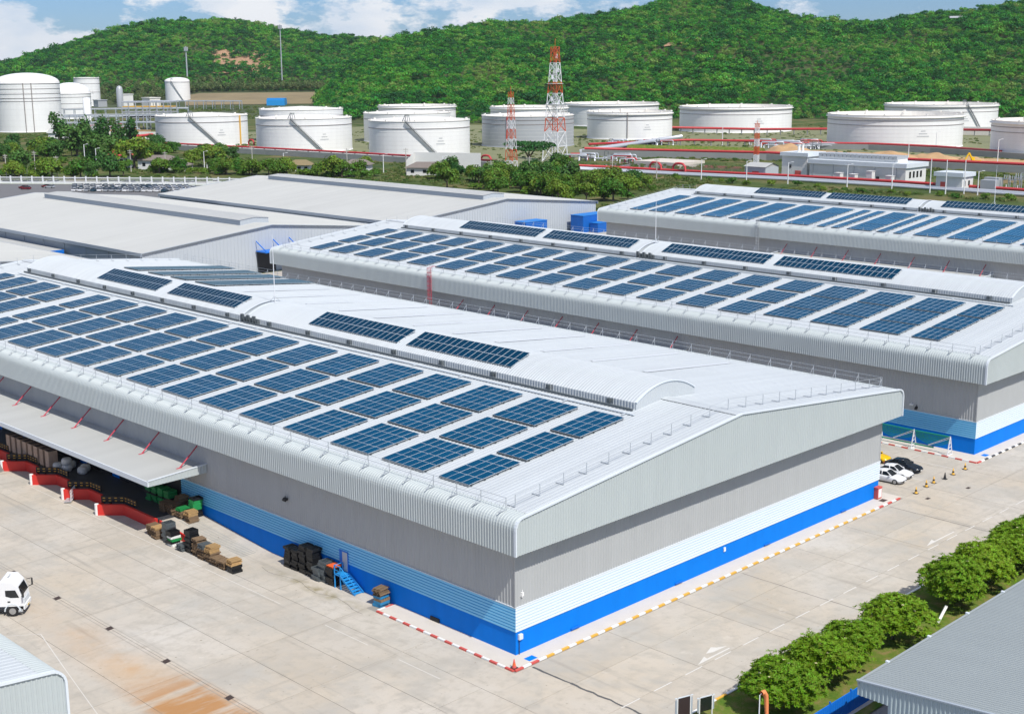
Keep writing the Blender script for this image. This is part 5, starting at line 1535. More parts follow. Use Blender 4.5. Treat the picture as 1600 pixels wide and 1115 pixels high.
# ------------------------------------------------------------------ storage tanks
def tank(label, x, y, Rr, h, kind='flat', stairs=None, m='tank_white', rings=(.86, .72), dome=0.0):
    t = thing('storage_tank', label, 'storage tank', (x, y, 0), 0, None)
    n = 72
    b = MB(); b.ring([(Rr, 0), (Rr, h)], n); b.ring([(Rr + .35, 0), (Rr + .35, .35), (Rr, .35)], n); b.build('shell', m, t, smooth=True)
    for q in np.arange(.12, .98, .115):
        b = MB(); b.ring([(Rr, h * q - .04), (Rr + .05, h * q - .04), (Rr + .05, h * q + .05), (Rr, h * q + .05)], n); b.build('weld_seam', 'tank_seam', t)
    for q in rings:
        b = MB(); b.ring([(Rr, h * q - .22), (Rr + .22, h * q - .22), (Rr + .22, h * q + .1), (Rr, h * q + .1)], n); b.build('weld_ring', 'tank_line', t)
    if kind == 'float':
        b = MB(); b.ring([(Rr, h - 1.6), (Rr + 1.0, h - 1.5), (Rr + 1.0, h - 1.25), (Rr, h - 1.25)], n); b.build('wind_girder', 'tank_top', t)
        b = MB(); b.ring([(Rr - .05, h), (Rr - .05, h - 3.2), (.5, h - 2.9), (.01, h - 2.9)], n); b.build('floating_roof', 'tank_top', t)
        b = MB(); b.ring([(Rr - .06, h - .05), (Rr + .25, h - .05), (Rr + .25, h + .12), (Rr - .06, h + .12)], n); b.build('rim', 'tank_top', t)
    elif kind == 'cone':
        b = MB(); b.ring([(Rr + .3, h - .3), (Rr + .3, h), (Rr * .5, h + Rr * .035), (.01, h + Rr * .06)], n); b.build('roof', 'tank_top', t, smooth=False)
    else:
        pr = [(Rr * math.cos(a), h + dome * math.sin(a)) for a in np.linspace(0, math.pi / 2 - .002, 10)]
        b = MB(); b.ring([(Rr + .2, h - .5), (Rr + .2, h)] + pr, n); b.build('dome', m, t, smooth=True)
    # rim hand rail with roof fittings
    b = MB(); rr2 = Rr + (.9 if kind == 'float' else .15)
    for z in (.9, ):
        b.ring([(rr2 - .05, h + z - .05 - (1.4 if kind == 'float' else 0)), (rr2 + .05, h + z - (1.4 if kind == 'float' else 0)), (rr2 - .05, h + z + .05 - (1.4 if kind == 'float' else 0))], n)
    b.build('rim_rail', 'yellow' if kind == 'dome' else 'galv', t)
    b = MB()
    for k in range(10): a = k * .63 + x; b.box(Rr * .97 * math.cos(a) - .5, Rr * .97 * math.cos(a) + .5, Rr * .97 * math.sin(a) - .5, Rr * .97 * math.sin(a) + .5, h - .1, h + .7)
    o = b.build('vents', 'tank_top', t); o['kind'] = 'stuff'
    if stairs:
        a0, a1 = stairs; st = MB(); ra = MB(); N_ = 36; pts = []
        for k in range(N_ + 1):
            q = k / N_; a = a0 + (a1 - a0) * q; z = h * q; pts.append((a, z))
            c, s = math.cos(a), math.sin(a)
            st.bar(((Rr + .1) * c, (Rr + .1) * s, z), ((Rr + 1.3) * c, (Rr + 1.3) * s, z), .55, .12)
        for (p, q) in zip(pts[:-1], pts[1:]):
            for rr3, zz, w in ((Rr + 1.3, 0, .35), (Rr + 1.3, 1.05, .12), (Rr + 1.3, .55, .10)):
                ra.bar((rr3 * math.cos(p[0]), rr3 * math.sin(p[0]), p[1] + zz), (rr3 * math.cos(q[0]), rr3 * math.sin(q[0]), q[1] + zz), w, w)
        so = st.build('staircase', 'steel_dark', t); ra.build('handrail', 'steel_dark', so)
        ca = a1; c, s = math.cos(ca), math.sin(ca)
        g = MB()
        for dx in (-2.2, -.8, .8, 2.2): g.bar((Rr * .97 * c - s * dx, Rr * .97 * s + c * dx, h), (Rr * .9 * c - s * dx * .4, Rr * .9 * s + c * dx * .4, h + 3.4), .28)
        g.bar((Rr * .9 * c - s * 1.4, Rr * .9 * s + c * 1.4, h + 3.2), (Rr * .9 * c + s * 1.4, Rr * .9 * s - c * 1.4, h + 3.2), .3)
        g.build('gauge_platform', 'steel_dark', t)
    # small faded lettering rows on the shell facing the yard
    ac = math.atan2(CY - y, CX - x); le = MB()
    if m == 'tank_white' and kind != 'dome':
        for row, (wd, cnt) in enumerate(((.05, 5), (.09, 9), (.13, 13))):
            for k in range(cnt):
                a = ac + .42 + (k - cnt / 2) * .0145
                z = h * .52 - row * 1.5; rr4 = Rr + .06
                p = (rr4 * math.cos(a), rr4 * math.sin(a)); q = (rr4 * math.cos(a + .0095), rr4 * math.sin(a + .0095))
                le.quad((p[0], p[1], z), (q[0], q[1], z), (q[0], q[1], z + .55), (p[0], p[1], z + .55))
        o = le.build('faded_lettering', 'tank_grey', t); o['kind'] = 'stuff'
    return t


toC = lambda x, y: math.atan2(CY - y, CX - x)
for (lab, x, y, Rr, h, kind, st, m, rings, dome) in (
    ('large white domed tank at the far left edge', 412, 953, 24.5, 37.5, 'dome', None, 'tank_white', (.98, .88, .78, .69, .63), 7.5),
    ('smaller white domed tank right of the largest domed one', 559, 1171, 18.9, 24.3, 'dome', None, 'tank_white', (.97, .85, .6, .42), 10),
    ('slim white tank behind the domed pair', 772, 1544, 15.9, 35, 'cone', None, 'tank_white', (.97, .8, .5), 0),
    ('small white cone roofed tank standing alone before the left hill', 855, 1464, 15.5, 30.5, 'dome', (0, 0), 'tank_white', (.95,), 4.5),
    ('white tank with yellow band at the left end of the front tank row', 401, 686, 29.1, 18.7, 'cone', 1, 'tank_white', (.80,), 0),
    ('white tank second in the front row', 410, 588, 28.4, 19.2, 'cone', 1, 'tank_white', (.80,), 0),
    ('white tank hidden behind the second front tank', 474, 678, 28.1, 20.8, 'cone', None, 'tank_white', (.80,), 0),
    ('white tank third in the front row, nearest the red mast', 423, 498, 28.2, 19.6, 'cone', 1, 'tank_white', (.80,), 0),
    ('white tank behind and left of the third front tank', 515, 616, 28.9, 18.4, 'cone', None, 'tank_white', (.80,), 0),
    ('farthest white tank behind the third front tank', 634, 743, 30.7, 18.0, 'float', None, 'tank_white', (.80,), 0),
    ('grey banded tank behind the red and white lattice towers', 528, 516, 28.6, 18.6, 'cone', None, 'tank_grey', (.88, .74), 0),
    ('white tank behind the grey banded one', 660, 644, 29.3, 18.1, 'float', None, 'tank_white', (.80,), 0),
    ('white floating roof tank right of the tall lattice tower', 633, 522, 28.8, 17.7, 'float', None, 'tank_white', (.86, .72), 0),
    ('wide white tank behind, between the tower and mid tanks', 774, 661, 39, 17.6, 'float', None, 'tank_white', (.86,), 0),
    ('wide white floating roof tank in the middle right', 757, 524, 41.3, 18, 'float', None, 'tank_white', (.86, .72), 0),
    ('widest white floating roof tank at right, before the sand heaps', 667, 342, 39.6, 19, 'float', None, 'tank_white', (.84, .70), 0),
    ('wide white tank behind, under the small orange flag', 880, 424, 41.1, 18.3, 'float', 2, 'tank_white', (.86, .72), 0),
    ('white floating roof tank cut by the right edge', 640, 228, 36, 18.7, 'float', None, 'tank_white', (.84, .70), 0)):
    a = toC(x, y)
    stt = (a + .38, a - .26) if st == 1 else ((a + .75, a + .45) if st == 2 else ((a + .6, a - .5) if st else None))
    t = tank(lab, x, y, Rr, h, kind, stt, m, rings, dome)
    if x == 401:
        b = MB(); aa = a + .93; b.tube([((Rr + .5) * math.cos(aa), (Rr + .5) * math.sin(aa), 0), ((Rr + .5) * math.cos(aa), (Rr + .5) * math.sin(aa), h)], .45, 8); b.build('yellow_riser_pipe', 'yellow', t)
    if x == 528:
        aa = a - .45; b = MB(); b.tube([((Rr + .4) * math.cos(aa), (Rr + .4) * math.sin(aa), 1), ((Rr + .4) * math.cos(aa), (Rr + .4) * math.sin(aa), h)], .3, 6); b.build('red_riser_pipe', 'pipe_red', t)
    if x == 633:
        aa = a - .05; b = MB(); b.tube([((Rr + .4) * math.cos(aa), (Rr + .4) * math.sin(aa), 1), ((Rr + .4) * math.cos(aa), (Rr + .4) * math.sin(aa), h)], .3, 6); b.build('red_riser_pipe', 'tank_line', t)
    if kind == 'dome' and Rr > 20:
        for da, mm in ((-.12, 'tank_line'), (.12, 'tank_line')):
            b = MB(); b.bar(((Rr + .3) * math.cos(a + da), (Rr + .3) * math.sin(a + da), 0), ((Rr + .3) * math.cos(a + da), (Rr + .3) * math.sin(a + da), h), .5); b.build('ladder', mm, t)


# ------------------------------------------------------------------ lattice towers
def lattice_tower(label, x, y, w0, w1, h, nseg, cols, rot=.2, leg=.35, extras=True):
    t = thing('lattice_tower', label, 'tower', (x, y, 0), rot)
    W = lambda z: w0 + (w1 - w0) * min(1, z / (h * .93))
    zs = [0]
    for k in range(nseg): zs.append(zs[-1] + (h / nseg) * (1.35 - .7 * k / (nseg - 1)))
    for k in range(nseg):
        z0, z1 = zs[k], zs[k + 1]; b = MB(); a0, a1 = W(z0) / 2, W(z1) / 2
        C4 = [(-1, -1), (1, -1), (1, 1), (-1, 1)]; m = cols[k % len(cols)]
        lw = leg * (1 - .45 * z0 / h)
        nb = 2 if (z1 - z0) > 1.6 * W(z0) else 1
        for i in range(4):
            p, q = C4[i], C4[(i + 1) % 4]
            b.bar((p[0] * a0, p[1] * a0, z0), (p[0] * a1, p[1] * a1, z1), lw)
            for s in range(nb):
                u0, u1 = s / nb, (s + 1) / nb; za, zb = z0 + (z1 - z0) * u0, z0 + (z1 - z0) * u1; b0, b1 = a0 + (a1 - a0) * u0, a0 + (a1 - a0) * u1
                b.bar((p[0] * b0, p[1] * b0, za), (q[0] * b1, q[1] * b1, zb), lw * .55); b.bar((q[0] * b0, q[1] * b0, za), (p[0] * b1, p[1] * b1, zb), lw * .55)
                b.bar((p[0] * b1, p[1] * b1, zb), (q[0] * b1, q[1] * b1, zb), lw * .6)
        b.bar((0, 0, z0), (0, 0, z1), lw * .8)
        b.build('tower_section', m, t)
    b = MB(); b.tube([(0, 0, h), (0, 0, h * 1.07)], .12, 6); b.build('finial', 'mast_red', t)
    if extras:
        for (q, dx) in ((.50, 1), (.53, -1), (.78, 1), (.72, -1), (.90, .6)):
            z = h * q; b = MB(); ww = W(z) / 2 + .6; b.box(dx * ww - .35, dx * ww + .35, -.4, .4, z, z + 2.2); b.bar((0, 0, z + .6), (dx * ww, 0, z + .6), .2); b.build('antenna', 'mast_white', t)
        for q in (.5, .68): b = MB(); z = h * q; ww = W(z) / 2 + .7; b.box(-ww, ww, -ww, ww, z, z + .15); b.build('platform', 'mast_white', t)
    return t


lattice_tower('tall red and white lattice tower before the grey tank', 437, 407, 9.6, 3.2, 58, 10, ('mast_white', 'mast_white', 'mast_red', 'mast_white', 'mast_white', 'mast_red', 'mast_white', 'mast_white', 'mast_red', 'mast_red'), leg=.40)
lattice_tower('shorter red and white lattice tower left of the tall one', 368, 370, 4.4, 1.8, 37, 9, ('mast_white', 'mast_red', 'mast_white', 'mast_red', 'mast_white', 'mast_red', 'mast_red'), leg=.22, extras=False)
lattice_tower('small red and white lattice mast by the pale control building', 487, 316, 2.0, 1.7, 20, 6, ('mast_white', 'mast_red', 'mast_white', 'mast_red', 'mast_white', 'mast_red'), leg=.26, extras=False)
for (x, y, z, h, w, lab) in ((1082, 1555, 40, 66, 1.8, 'tall thin grey radio mast on the left hill'), (971, 1628, 46, 30, 2.2, 'short pale radio mast on the left hill')):
    r = thing('radio_mast', lab, 'mast', (x, y, z))
    b = MB(); b.tube([(0, 0, -12), (0, 0, h)], [w * .5, w * .35], 8); b.build('mast_pole', 'galv', r)
    b = MB()
    for k in range(6): a = k * 1.047; b.box(math.cos(a) * 2.2 - .7, math.cos(a) * 2.2 + .7, math.sin(a) * 2.2 - .7, math.sin(a) * 2.2 + .7, h - 6, h - 1)
    b.ring([(2.6, h - 6.5), (2.6, h - 6.1), (.1, h - 6.1)], 12); b.build('antenna_ring', 'galv', r)
for (x, y, z, s, lab) in ((1434, 700, 95, .62, 'white house on the ridge at upper right'), (1108.5, 1143.6, 23, .45, 'tiny white hut low on the wooded hill')):
    r = thing('hill_house', lab, 'house', (x, y, z), R(-60)); b = MB(); b.box(-12 * s, 12 * s, -5 * s, 5 * s, -8, 5 * s); b.build('wall', 'house_wall', r)
    b = MB(); b.poly([(-14 * s, -7 * s, 5 * s), (14 * s, -7 * s, 5 * s), (14 * s, 0, 8.5 * s), (-14 * s, 0, 8.5 * s)]); b.poly([(-14 * s, 7 * s, 5 * s), (-14 * s, 0, 8.5 * s), (14 * s, 0, 8.5 * s), (14 * s, 7 * s, 5 * s)]); b.build('roof', 'tank_grey', r)


# ------------------------------------------------------------------ pipes, bunds, embankments
def pipe_run(label, pts, rad, m, step=9.0, name='pipe_run', sup=True):
    p0 = Vector(pts[0]); r = thing(name, label, 'pipe', (p0.x, p0.y, 0))
    b = MB(); b.tube([Vector(p) - Vector((p0.x, p0.y, 0)) for p in pts], rad, 8); b.build('pipe', m, r, smooth=True)
    if sup:
        b = MB()
        for p, q in zip(pts[:-1], pts[1:]):
            p, q = Vector(p), Vector(q); L = (q - p).length; n = max(1, int(L / step))
            for k in range(n):
                c = p + (q - p) * (k + .5) / n - Vector((p0.x, p0.y, 0)); b.box(c.x - .2, c.x + .2, c.y - .3, c.y + .3, 0, max(.1, c.z - rad * .6))
        o = b.build('supports', 'concrete_grey', r); o['kind'] = 'stuff'
    return r


def bund(label, pts, w, h, m='concrete_grey', name='bund_wall', slope=0.0):
    b = MB()
    p0 = pts[0]
    for (x0, y0), (x1, y1) in zip(pts[:-1], pts[1:]):
        d = Vector((x1 - x0, y1 - y0)).normalized(); nn = Vector((-d.y, d.x))
        lo, hi = w / 2 + slope, w / 2
        q = []
        for (x, y) in ((x0, y0), (x1, y1)):
            for (k, z) in ((-lo, -.05), (-hi, h), (hi, h), (lo, -.05)): q.append((x - p0[0] + nn.x * k, y - p0[1] + nn.y * k, z))
        for k in range(3): b.quad(q[k], q[k + 1], q[k + 5], q[k + 4])
        b.poly([q[0], q[1], q[2], q[3]]); b.poly([q[4], q[7], q[6], q[5]])
    return tag(b.build(name, m, None, (p0[0], p0[1], 0)), label, 'wall' if 'wall' in name else 'embankment')


bund('long grey bund wall in front of the left tank row', [(352, 690), (356, 663), (367, 576), (375, 493), (381, 400)], 1.2, 3.0)
pipe_run('red pipe on top of the bund before the left tank row', [(347, 760, 3.4), (353, 700, 3.6), (358, 663, 3.6), (369, 576, 3.6), (377, 493, 3.6), (383, 395, 3.6)], .55, 'pipe_red')
pipe_run('white pipe just behind the red one before the left tanks', [(360, 664, 2.2), (371, 577, 2.2), (379, 494, 2.2), (386, 400, 2.2)], .7, 'mast_white')
pipe_run('red pipe along the front of the pond and control building', [(404, 372, 1.7), (412, 300, 1.7), (421, 250, 1.7), (424, 200, 1.7), (422, 130, 1.7), (420, 90, 1.7)], .6, 'pipe_red')
pipe_run('silver pipe below the red one near the control building', [(399, 372, .9), (407, 300, .9), (416, 250, .9), (418, 200, .9), (416, 130, .9), (414, 90, .9)], .75, 'pipe_silver')
pipe_run('second silver pipe nearest the solar warehouse', [(396, 372, .7), (404, 300, .7), (413, 250, .7), (415, 200, .7), (413, 130, .7), (411, 90, .7)], .55, 'pipe_silver')
bund('grey green bund wall behind the pond', [(478, 425), (496, 372), (512, 327), (514, 244), (518, 190), (520, 130)], 1.2, 3.2)
pipe_run('red pipe on the bund behind the pond', [(480, 425, 3.8), (498, 372, 3.8), (514, 327, 3.8), (516, 244, 3.8), (520, 190, 3.8), (522, 130, 3.8)], .7, 'pipe_red')
pipe_run('thick silver pipeline slanting up behind the pond', [(488, 436, 1.0), (493, 431, 2.2), (545, 440, 3.2), (600, 452, 4.2)], 1.3, 'pipe_silver', 10)
pipe_run('red pipe in front of the mid tanks', [(520, 458, 3.0), (590, 440, 3.0), (604, 400, 3.2), (610, 360, 3.2)], .7, 'pipe_red')
pipe_run('red pipe passing before the widest right tank', [(600, 385, 3.0), (624, 330, 3.2), (622, 290, 3.2), (606, 245, 3.2)], .7, 'pipe_red')
bund('grey bund wall below the widest right tank', [(598, 385), (618, 330), (616, 290), (604, 245), (592, 200), (586, 150)], 1.4, 3.0)
pipe_run('red pipe crossing behind between mid tanks and the hill', [(690, 560, 4), (712, 470, 4), (770, 410, 4), (800, 330, 4)], .8, 'pipe_red')
bund('pale bund behind between the two wide right tanks', [(760, 430), (800, 370), (810, 300)], 2, 5.5, 'tank_top')
pipe_run('pink red pipes left of the front tank row', [(352, 740, 1.2), (375, 762, 1.4), (425, 790, 2.0)], .9, 'pipe_red')
pipe_run('white pipes left of the front tank row', [(350, 725, .8), (372, 745, 1.0), (430, 775, 1.2)], .9, 'mast_white')
pipe_run('red pipe climbing left of the front tank row', [(346, 712, .8), (370, 728, .8), (410, 735, .8)], .7, 'pipe_red')
bund('white concrete strip wall before the process plant', [(399, 875), (420, 845), (440, 807)], 1.5, 2.6, 'tank_top')
bund('orange topped wall before the process plant', [(405, 872), (440, 818)], .8, 3.8, 'soil')
# valve manifolds: bent pipes, risers and frames
def manifold(label, x, y, rot, n, m='pipe_silver'):
    r = thing('pipe_manifold', label, 'pipework', (x, y, 0), rot); rg = random.Random(n * 7 + int(x))
    for k in range(n):
        a = rg.uniform(-18, 18); q = rg.uniform(-5, 5); L = rg.uniform(4, 14); z = rg.uniform(.8, 3.6); rad = rg.uniform(.22, .5)
        b = MB(); b.tube([(a, q, 0), (a, q, z), (a + .4, q, z + .4), (a + L, q, z + .4), (a + L + .4, q, z), (a + L + .4, q, 0)], rad, 7); b.build('bent_pipe', m if rg.random() < .75 else 'pipe_red', r, smooth=True)
    for k in range(n // 2):
        a = rg.uniform(-20, 24); q = rg.uniform(-6, 6); b = MB(); h = rg.uniform(2, 5); b.bar((a, q, 0), (a, q, h), .25); b.bar((a + 2, q, 0), (a + 2, q, h), .25); b.bar((a, q, h), (a + 2, q, h), .25); b.build('steel_frame', 'steel_dark', r)
    return r


manifold('silver pipe manifold behind the soil heap at right centre', 600, 372, R(-62), 20)
manifold('silver pipe manifold left of the widest right tank', 618, 395, R(-62), 16)
manifold('silver pipework at the foot of the tall lattice tower', 452, 392, R(-60), 18)
manifold('pipework between the grey tank and the mid tank', 560, 455, R(-60), 16)
manifold('pipework between the second and third front tanks', 448, 545, R(-60), 14)
manifold('pipework between the first and second front tanks', 430, 632, R(-60), 12)
manifold('dark pipework below the process plant racks', 452, 900, R(-50), 18, 'tank_grey')
manifold('pipework left of the largest pipe rack', 470, 960, R(-45), 16)
# red expansion loops
for (x, y, s, lab) in ((410, 318, 3.2, 'red pipe loop over the front red pipe, left one'), (411, 305, 3.4, 'red pipe loop over the front red pipe, right one'), (399, 628, 2.8, 'red pipe loop between the first two front tanks'), (392, 412, 3.5, 'red pipe loop near the foot of the third front tank'), (470, 545, 3.5, 'red pipe loop between front tanks two and three')):
    pts = [(x, y - s, 1.5), (x, y - s, 3.6), (x, y - s * .6, 4.8), (x, y, 5.0), (x, y + s * .6, 4.8), (x, y + s, 3.6), (x, y + s, 1.5)]
    b = MB(); b.tube(pts, .55, 8); tag(b.build('pipe_loop', 'pipe_red', smooth=True), lab, 'pipe')
# pond, soil, heaps, fields
mat('farm_ground', (0.185, 0.195, 0.10), 0.95, var=0.4, vscale=0.05)
for (pts) in ([(384, 770), (470, 800), (700, 800), (700, 600), (560, 420), (386, 396)], [(526, 440), (700, 560), (820, 520), (900, 330), (760, 180), (596, 120)]):
    b = MB(); b.poly([(p[0], p[1], -.035) for p in pts]); struct(b.build('tank_farm_ground', 'farm_ground'))
b = MB(); b.quad((418, 365, -.01), (428, 262, -.01), (468, 268, -.01), (462, 378, -.01)); struct(b.build('pond', 'pond_water'))
b = MB(); b.box(452, 474, 338, 366, -.02, 1.3); tag(b.build('pond_platform', 'apron'), 'pale concrete platform at the back of the pond', 'platform')
b = MB()
P = [[(x, y, -.02) for y in np.linspace(120, 352, 12)] for x in np.linspace(526, 596, 6)]; b.grid(P); struct(b.build('bare_soil', 'soil'))
for k, (x, y, rx, ry, h, lab) in enumerate(((536, 330, 16, 19, 6.5, 'tan soil heap behind the small lattice mast'), (560, 283, 9, 20, 4.0, 'tan soil heap below the widest tank, left part'), (566, 262, 9, 16, 3.6, 'tan soil heap below the widest tank, right part'), (541, 298, 6, 10, 3.2, 'low tan soil heap behind the control building'), (572, 244, 6, 8, 2.4, 'small tan soil heap near the excavator'))):
    P = []
    for i in range(22):
        q = i / 21
        P.append([(rx * q * math.cos(t), ry * q * math.sin(t), h * (1 - q * q) ** 1.3 * (1 + .35 * mnoise.noise(Vector((q * 3 * math.cos(t), q * 3 * math.sin(t), k)))) - .05) for t in np.linspace(0, 2 * math.pi, 33)])
    b = MB(); b.grid(P); tag(b.build('soil_heap', 'soil', None, (x, y, 0), smooth=True), lab, 'soil heap')
bund('green grassy bank behind the slanting silver pipeline', [(512, 420), (528, 372), (534, 345)], 4, 4.5, 'grass', 'grass_bank', 7)
P = []
for az in np.linspace(51.2, 58.6, 24): P.append([(CX + r * math.cos(R(az)), CY + r * math.sin(R(az)), hl(az, r) + .35) for r in np.linspace(1700, 1880, 14)])
b = MB(); b.grid(P); struct(b.build('bare_field', 'brown_field', smooth=True))
for (pts, lab) in (([(905, 1430), (1150, 1640), (1230, 1500), (950, 1290)], 'f1'), ([(700, 1120), (880, 1270), (950, 1180), (760, 1040)], 'f2')):
    b = MB(); b.poly([(p[0], p[1], -.03) for p in pts]); struct(b.build('bare_field', 'brown_field'))
for (x, y, lab, m_) in ((551, 232, 'yellow excavator working on the bare soil', 'car_yellow'),):
    r = thing('excavator', lab, 'excavator', (x, y, 0), R(150))
    for s in (-1.3, 1.3): b = MB(); b.box(-2.2, 2.2, s - .4, s + .4, 0, .9); b.build('track', 'dark', r)
    b = MB(); b.box(-2.3, 1.6, -1.5, 1.5, 1.0, 2.2); b.build('engine_body', m_, r); b = MB(); b.box(.2, 1.7, -1.5, -.3, 2.2, 3.6); b.build('cab', m_, r)
    b = MB(); b.bar((1.5, .3, 1.8), (4.0, .3, 5.8), .7); b.build('boom', m_, r); b = MB(); b.bar((4.0, .3, 5.8), (6.0, .3, 2.4), .5); b.build('arm', m_, r); b = MB(); b.box(5.5, 6.8, -.4, 1.0, 1.2, 2.4); b.build('bucket', 'dark', r)


# ------------------------------------------------------------------ plant buildings
def block(label, x0, x1, y0, y1, h, wall='house_wall', roof='trim', name='plant_building', windows=(), doors=(), para=.9, gable=False):
    r = thing(name, label, 'building', (x0, y0, 0)); W, D = x1 - x0, y1 - y0
    b = MB(); b.box(0, W, 0, D, 0, h); wl_ = b.build('wall', wall, r)
    if gable:
        b = MB(); hr_ = h + W * .16
        b.quad((-.5, -.5, h), (W / 2, -.5, hr_), (W / 2, D + .5, hr_), (-.5, D + .5, h)); b.quad((W / 2, -.5, hr_), (W + .5, -.5, h), (W + .5, D + .5, h), (W / 2, D + .5, hr_)); b.poly([(0, 0, h), (W, 0, h), (W / 2, 0, hr_)]); b.poly([(0, D, h), (W / 2, D, hr_), (W, D, h)])
        b.build('roof', roof, r)
    else:
        b = MB(); b.box(-.7, W + .7, -.7, D + .7, h, h + para); b.build('roof_parapet', roof, r)
    for k, (f, a, c, z0, z1) in enumerate(windows):
        b = MB()
        if f == 'x': b.box(-.08, .02, a, c, z0, z1)
        else: b.box(a, c, -.08, .02, z0, z1)
        b.build('window', 'glass_dark', wl_)
    for k, (f, a, c, z1, m) in enumerate(doors):
        b = MB()
        if f == 'x': b.box(-.1, .02, a, c, 0, z1)
        else: b.box(a, c, -.1, .02, 0, z1)
        b.build('door', m, wl_)
    return r


r = block('long pale control building with dark louvres on its roof', 431, 448, 203, 249, 6.6, 'house_wall', 'trim', doors=[('x', 12, 13.4, 2.6, 'dark')], windows=[('y', 3, 4.5, 2.4, 5), ('y', 6, 7.5, 2.4, 5), ('y', 9, 10.5, 2.4, 5), ('y', 12, 13.5, 2.4, 5)], para=1.8)
b = MB(); b.box(4, 12, 6, 44, 8.4, 9.6); b.build('louvre_plinth', 'house_wall', r)
for k in range(19):
    b = MB(); b.box(3.5, 12.5, 6.2 + k * 2, 7.9 + k * 2, 9.6, 11.0); b.build('louvre_unit', 'tank_grey', r)
for k in range(5): b = MB(); b.box(-.15, 0, 4 + k * 10, 4.2 + k * 10, 0, 6.6); b.build('downpipe', 'tank_grey', r)
block('tall pale block with two roof pipes left of the control building', 432, 445, 251, 264, 9.2, doors=[('x', 3, 6, 3, 'kerb_red')], windows=[('y', 7, 8.5, 3, 6), ('x', 8, 9, 4, 5.5)], para=1.6)
for x in (436, 439): b = MB(); b.tube([(x, 258, 10), (x, 258, 14)], .6, 8); b.ring([(.8, 14), (.8, 14.2), (.01, 14.2)], 8, (x, 258)); tag(b.build('roof_stack', 'tank_top'), 'pale roof stack on the tall block, ' + ('front one' if x == 436 else 'rear one'), 'stack')
block('small grey blue gabled hut with a yellow sign at the pond end', 421, 431, 265, 276, 4.6, 'shed_wall', 'shed_roof', gable=True, doors=[('x', 3.5, 7, 2.6, 'kerb_red')])
block('white box gatehouse with thick parapet before the substation', 417, 426, 171, 182, 5.6, doors=[('x', 7, 9, 3.4, 'kerb_red')], windows=[('y', 1.5, 2.8, 2, 4), ('y', 5, 6.3, 2, 4)], para=1.6)
for k, (y, h) in enumerate(((230, 3.6), (223, 3.4), (215, 5.0), (206, 3.6))):
    b = MB(); b.box(425, 427.5, y, y + 2.6, 0, h); b.box(424.8, 427.7, y - .2, y + 2.8, h, h + .15); tag(b.build('white_cabin', 'house_wall'), f'white cabin before the control building, {ORD[k]} from the left', 'cabin')
# substation: rows of frames
r = thing('substation', 'electrical substation of many small posts at the right edge', 'substation', (424, 120, 0))
fr = MB(); fr.bar((0, 0, 0), (0, 0, 5), .25); fr.bar((0, 3, 0), (0, 3, 5), .25); fr.bar((0, 0, 4.6), (0, 3, 4.6), .3); fr.tube([(0, .6, 4.8), (0, .6, 6.2)], .22, 6); fr.tube([(0, 1.5, 4.8), (0, 1.5, 6.2)], .22, 6); fr.tube([(0, 2.4, 4.8), (0, 2.4, 6.2)], .22, 6)
frm = fr.mesh('switch_frame', 'galv')
for i in range(8):
    for j in range(9): put('switch_frame', frm, r, (4 + i * 5.0, j * 4.6, random.uniform(-.6, .3)))
b = MB(); b.box(-2, 2, 40, 46, 0, 4.6); b.box(3, 6, 41, 47, 0, 5.2); b.build('transformer', 'tank_grey', r)
for k in range(9): b = MB(); b.box(-.6 - .15, -.6 + .15, k * 4.5, k * 4.5 + .3, 0, 3.2); b.build('fence_post', 'mast_white', r)

# process plant with steel racks at far left
def rack(label, ax, ay, bx_, by, h, lv, bays, w=6.0, m='shed_vent', pm=('pipe_silver', 'tank_grey')):
    L = math.hypot(bx_ - ax, by - ay); r = thing('pipe_rack', label, 'pipe rack', (ax, ay, 0), math.atan2(by - ay, bx_ - ax))
    f_ = MB()
    for y in (-w / 2, w / 2): f_.bar((0, y, 0), (0, y, h), .55)
    for z in lv: f_.bar((0, -w / 2, z), (0, w / 2, z), .5)
    fm = f_.mesh('frame', m)
    for k in range(bays + 1): put('frame', fm, r, (L * k / bays, 0, 0))
    for z in lv:
        for y in (-w / 2, w / 2): b = MB(); b.bar((0, y, z), (L, y, z), .45); b.build('beam', m, r)
        b = MB()
        for k in range(4): y = -w / 2 + w * (k + .5) / 4; b.tube([(0, y, z + .6), (L, y, z + .6)], .4, 6)
        o = b.build('pipes', pm[lv.index(z) % len(pm)], r); o['kind'] = 'stuff'
    return r


rack('long grey steel pipe rack right of the largest domed tank', 432, 945, 500, 880, 12, [5.5, 11.5], 12)
rack('second steel pipe rack behind the first in the process plant', 490, 1050, 575, 985, 13, [6, 12.5], 12)
rack('dense steel structure with yellow top in the process plant', 480, 925, 506, 894, 22, [5, 9, 13, 17, 21], 7, 14, 'tank_grey', ('pipe_silver', 'dark', 'tank_grey', 'yellow'))
rack('far pipe rack leading to the lone cone roofed tank', 745, 1340, 800, 1240, 10, [9.5], 10)
for k, (x, y, dx, dy, h, m_, lab) in enumerate(((790, 1490, 16, 10, 14, 'house_wall', 'white plant house left of the lone cone roofed tank'), (760, 1370, 14, 18, 12, 'tank_top', 'cream plant house beside the lone cone roofed tank'), (752, 1480, 12, 12, 8, 'tank_grey', 'grey plant unit near the slim tank'))):
    block(lab, x, x + dx, y, y + dy, h, m_, m_)
b = MB(); b.ring([(4, 0), (4, 22), (2.5, 25), (.01, 26)], 16, (772, 1462)); tag(b.build('vertical_vessel', 'tank_grey', smooth=True), 'grey upright vessel in the far process plant', 'vessel')
b = MB(); b.ring([(3, 0), (3, 24), (.01, 24)], 12, (478, 985)); tag(b.build('flue_column', 'mast_white', smooth=True), 'white slender column right of the smaller domed tank', 'column')
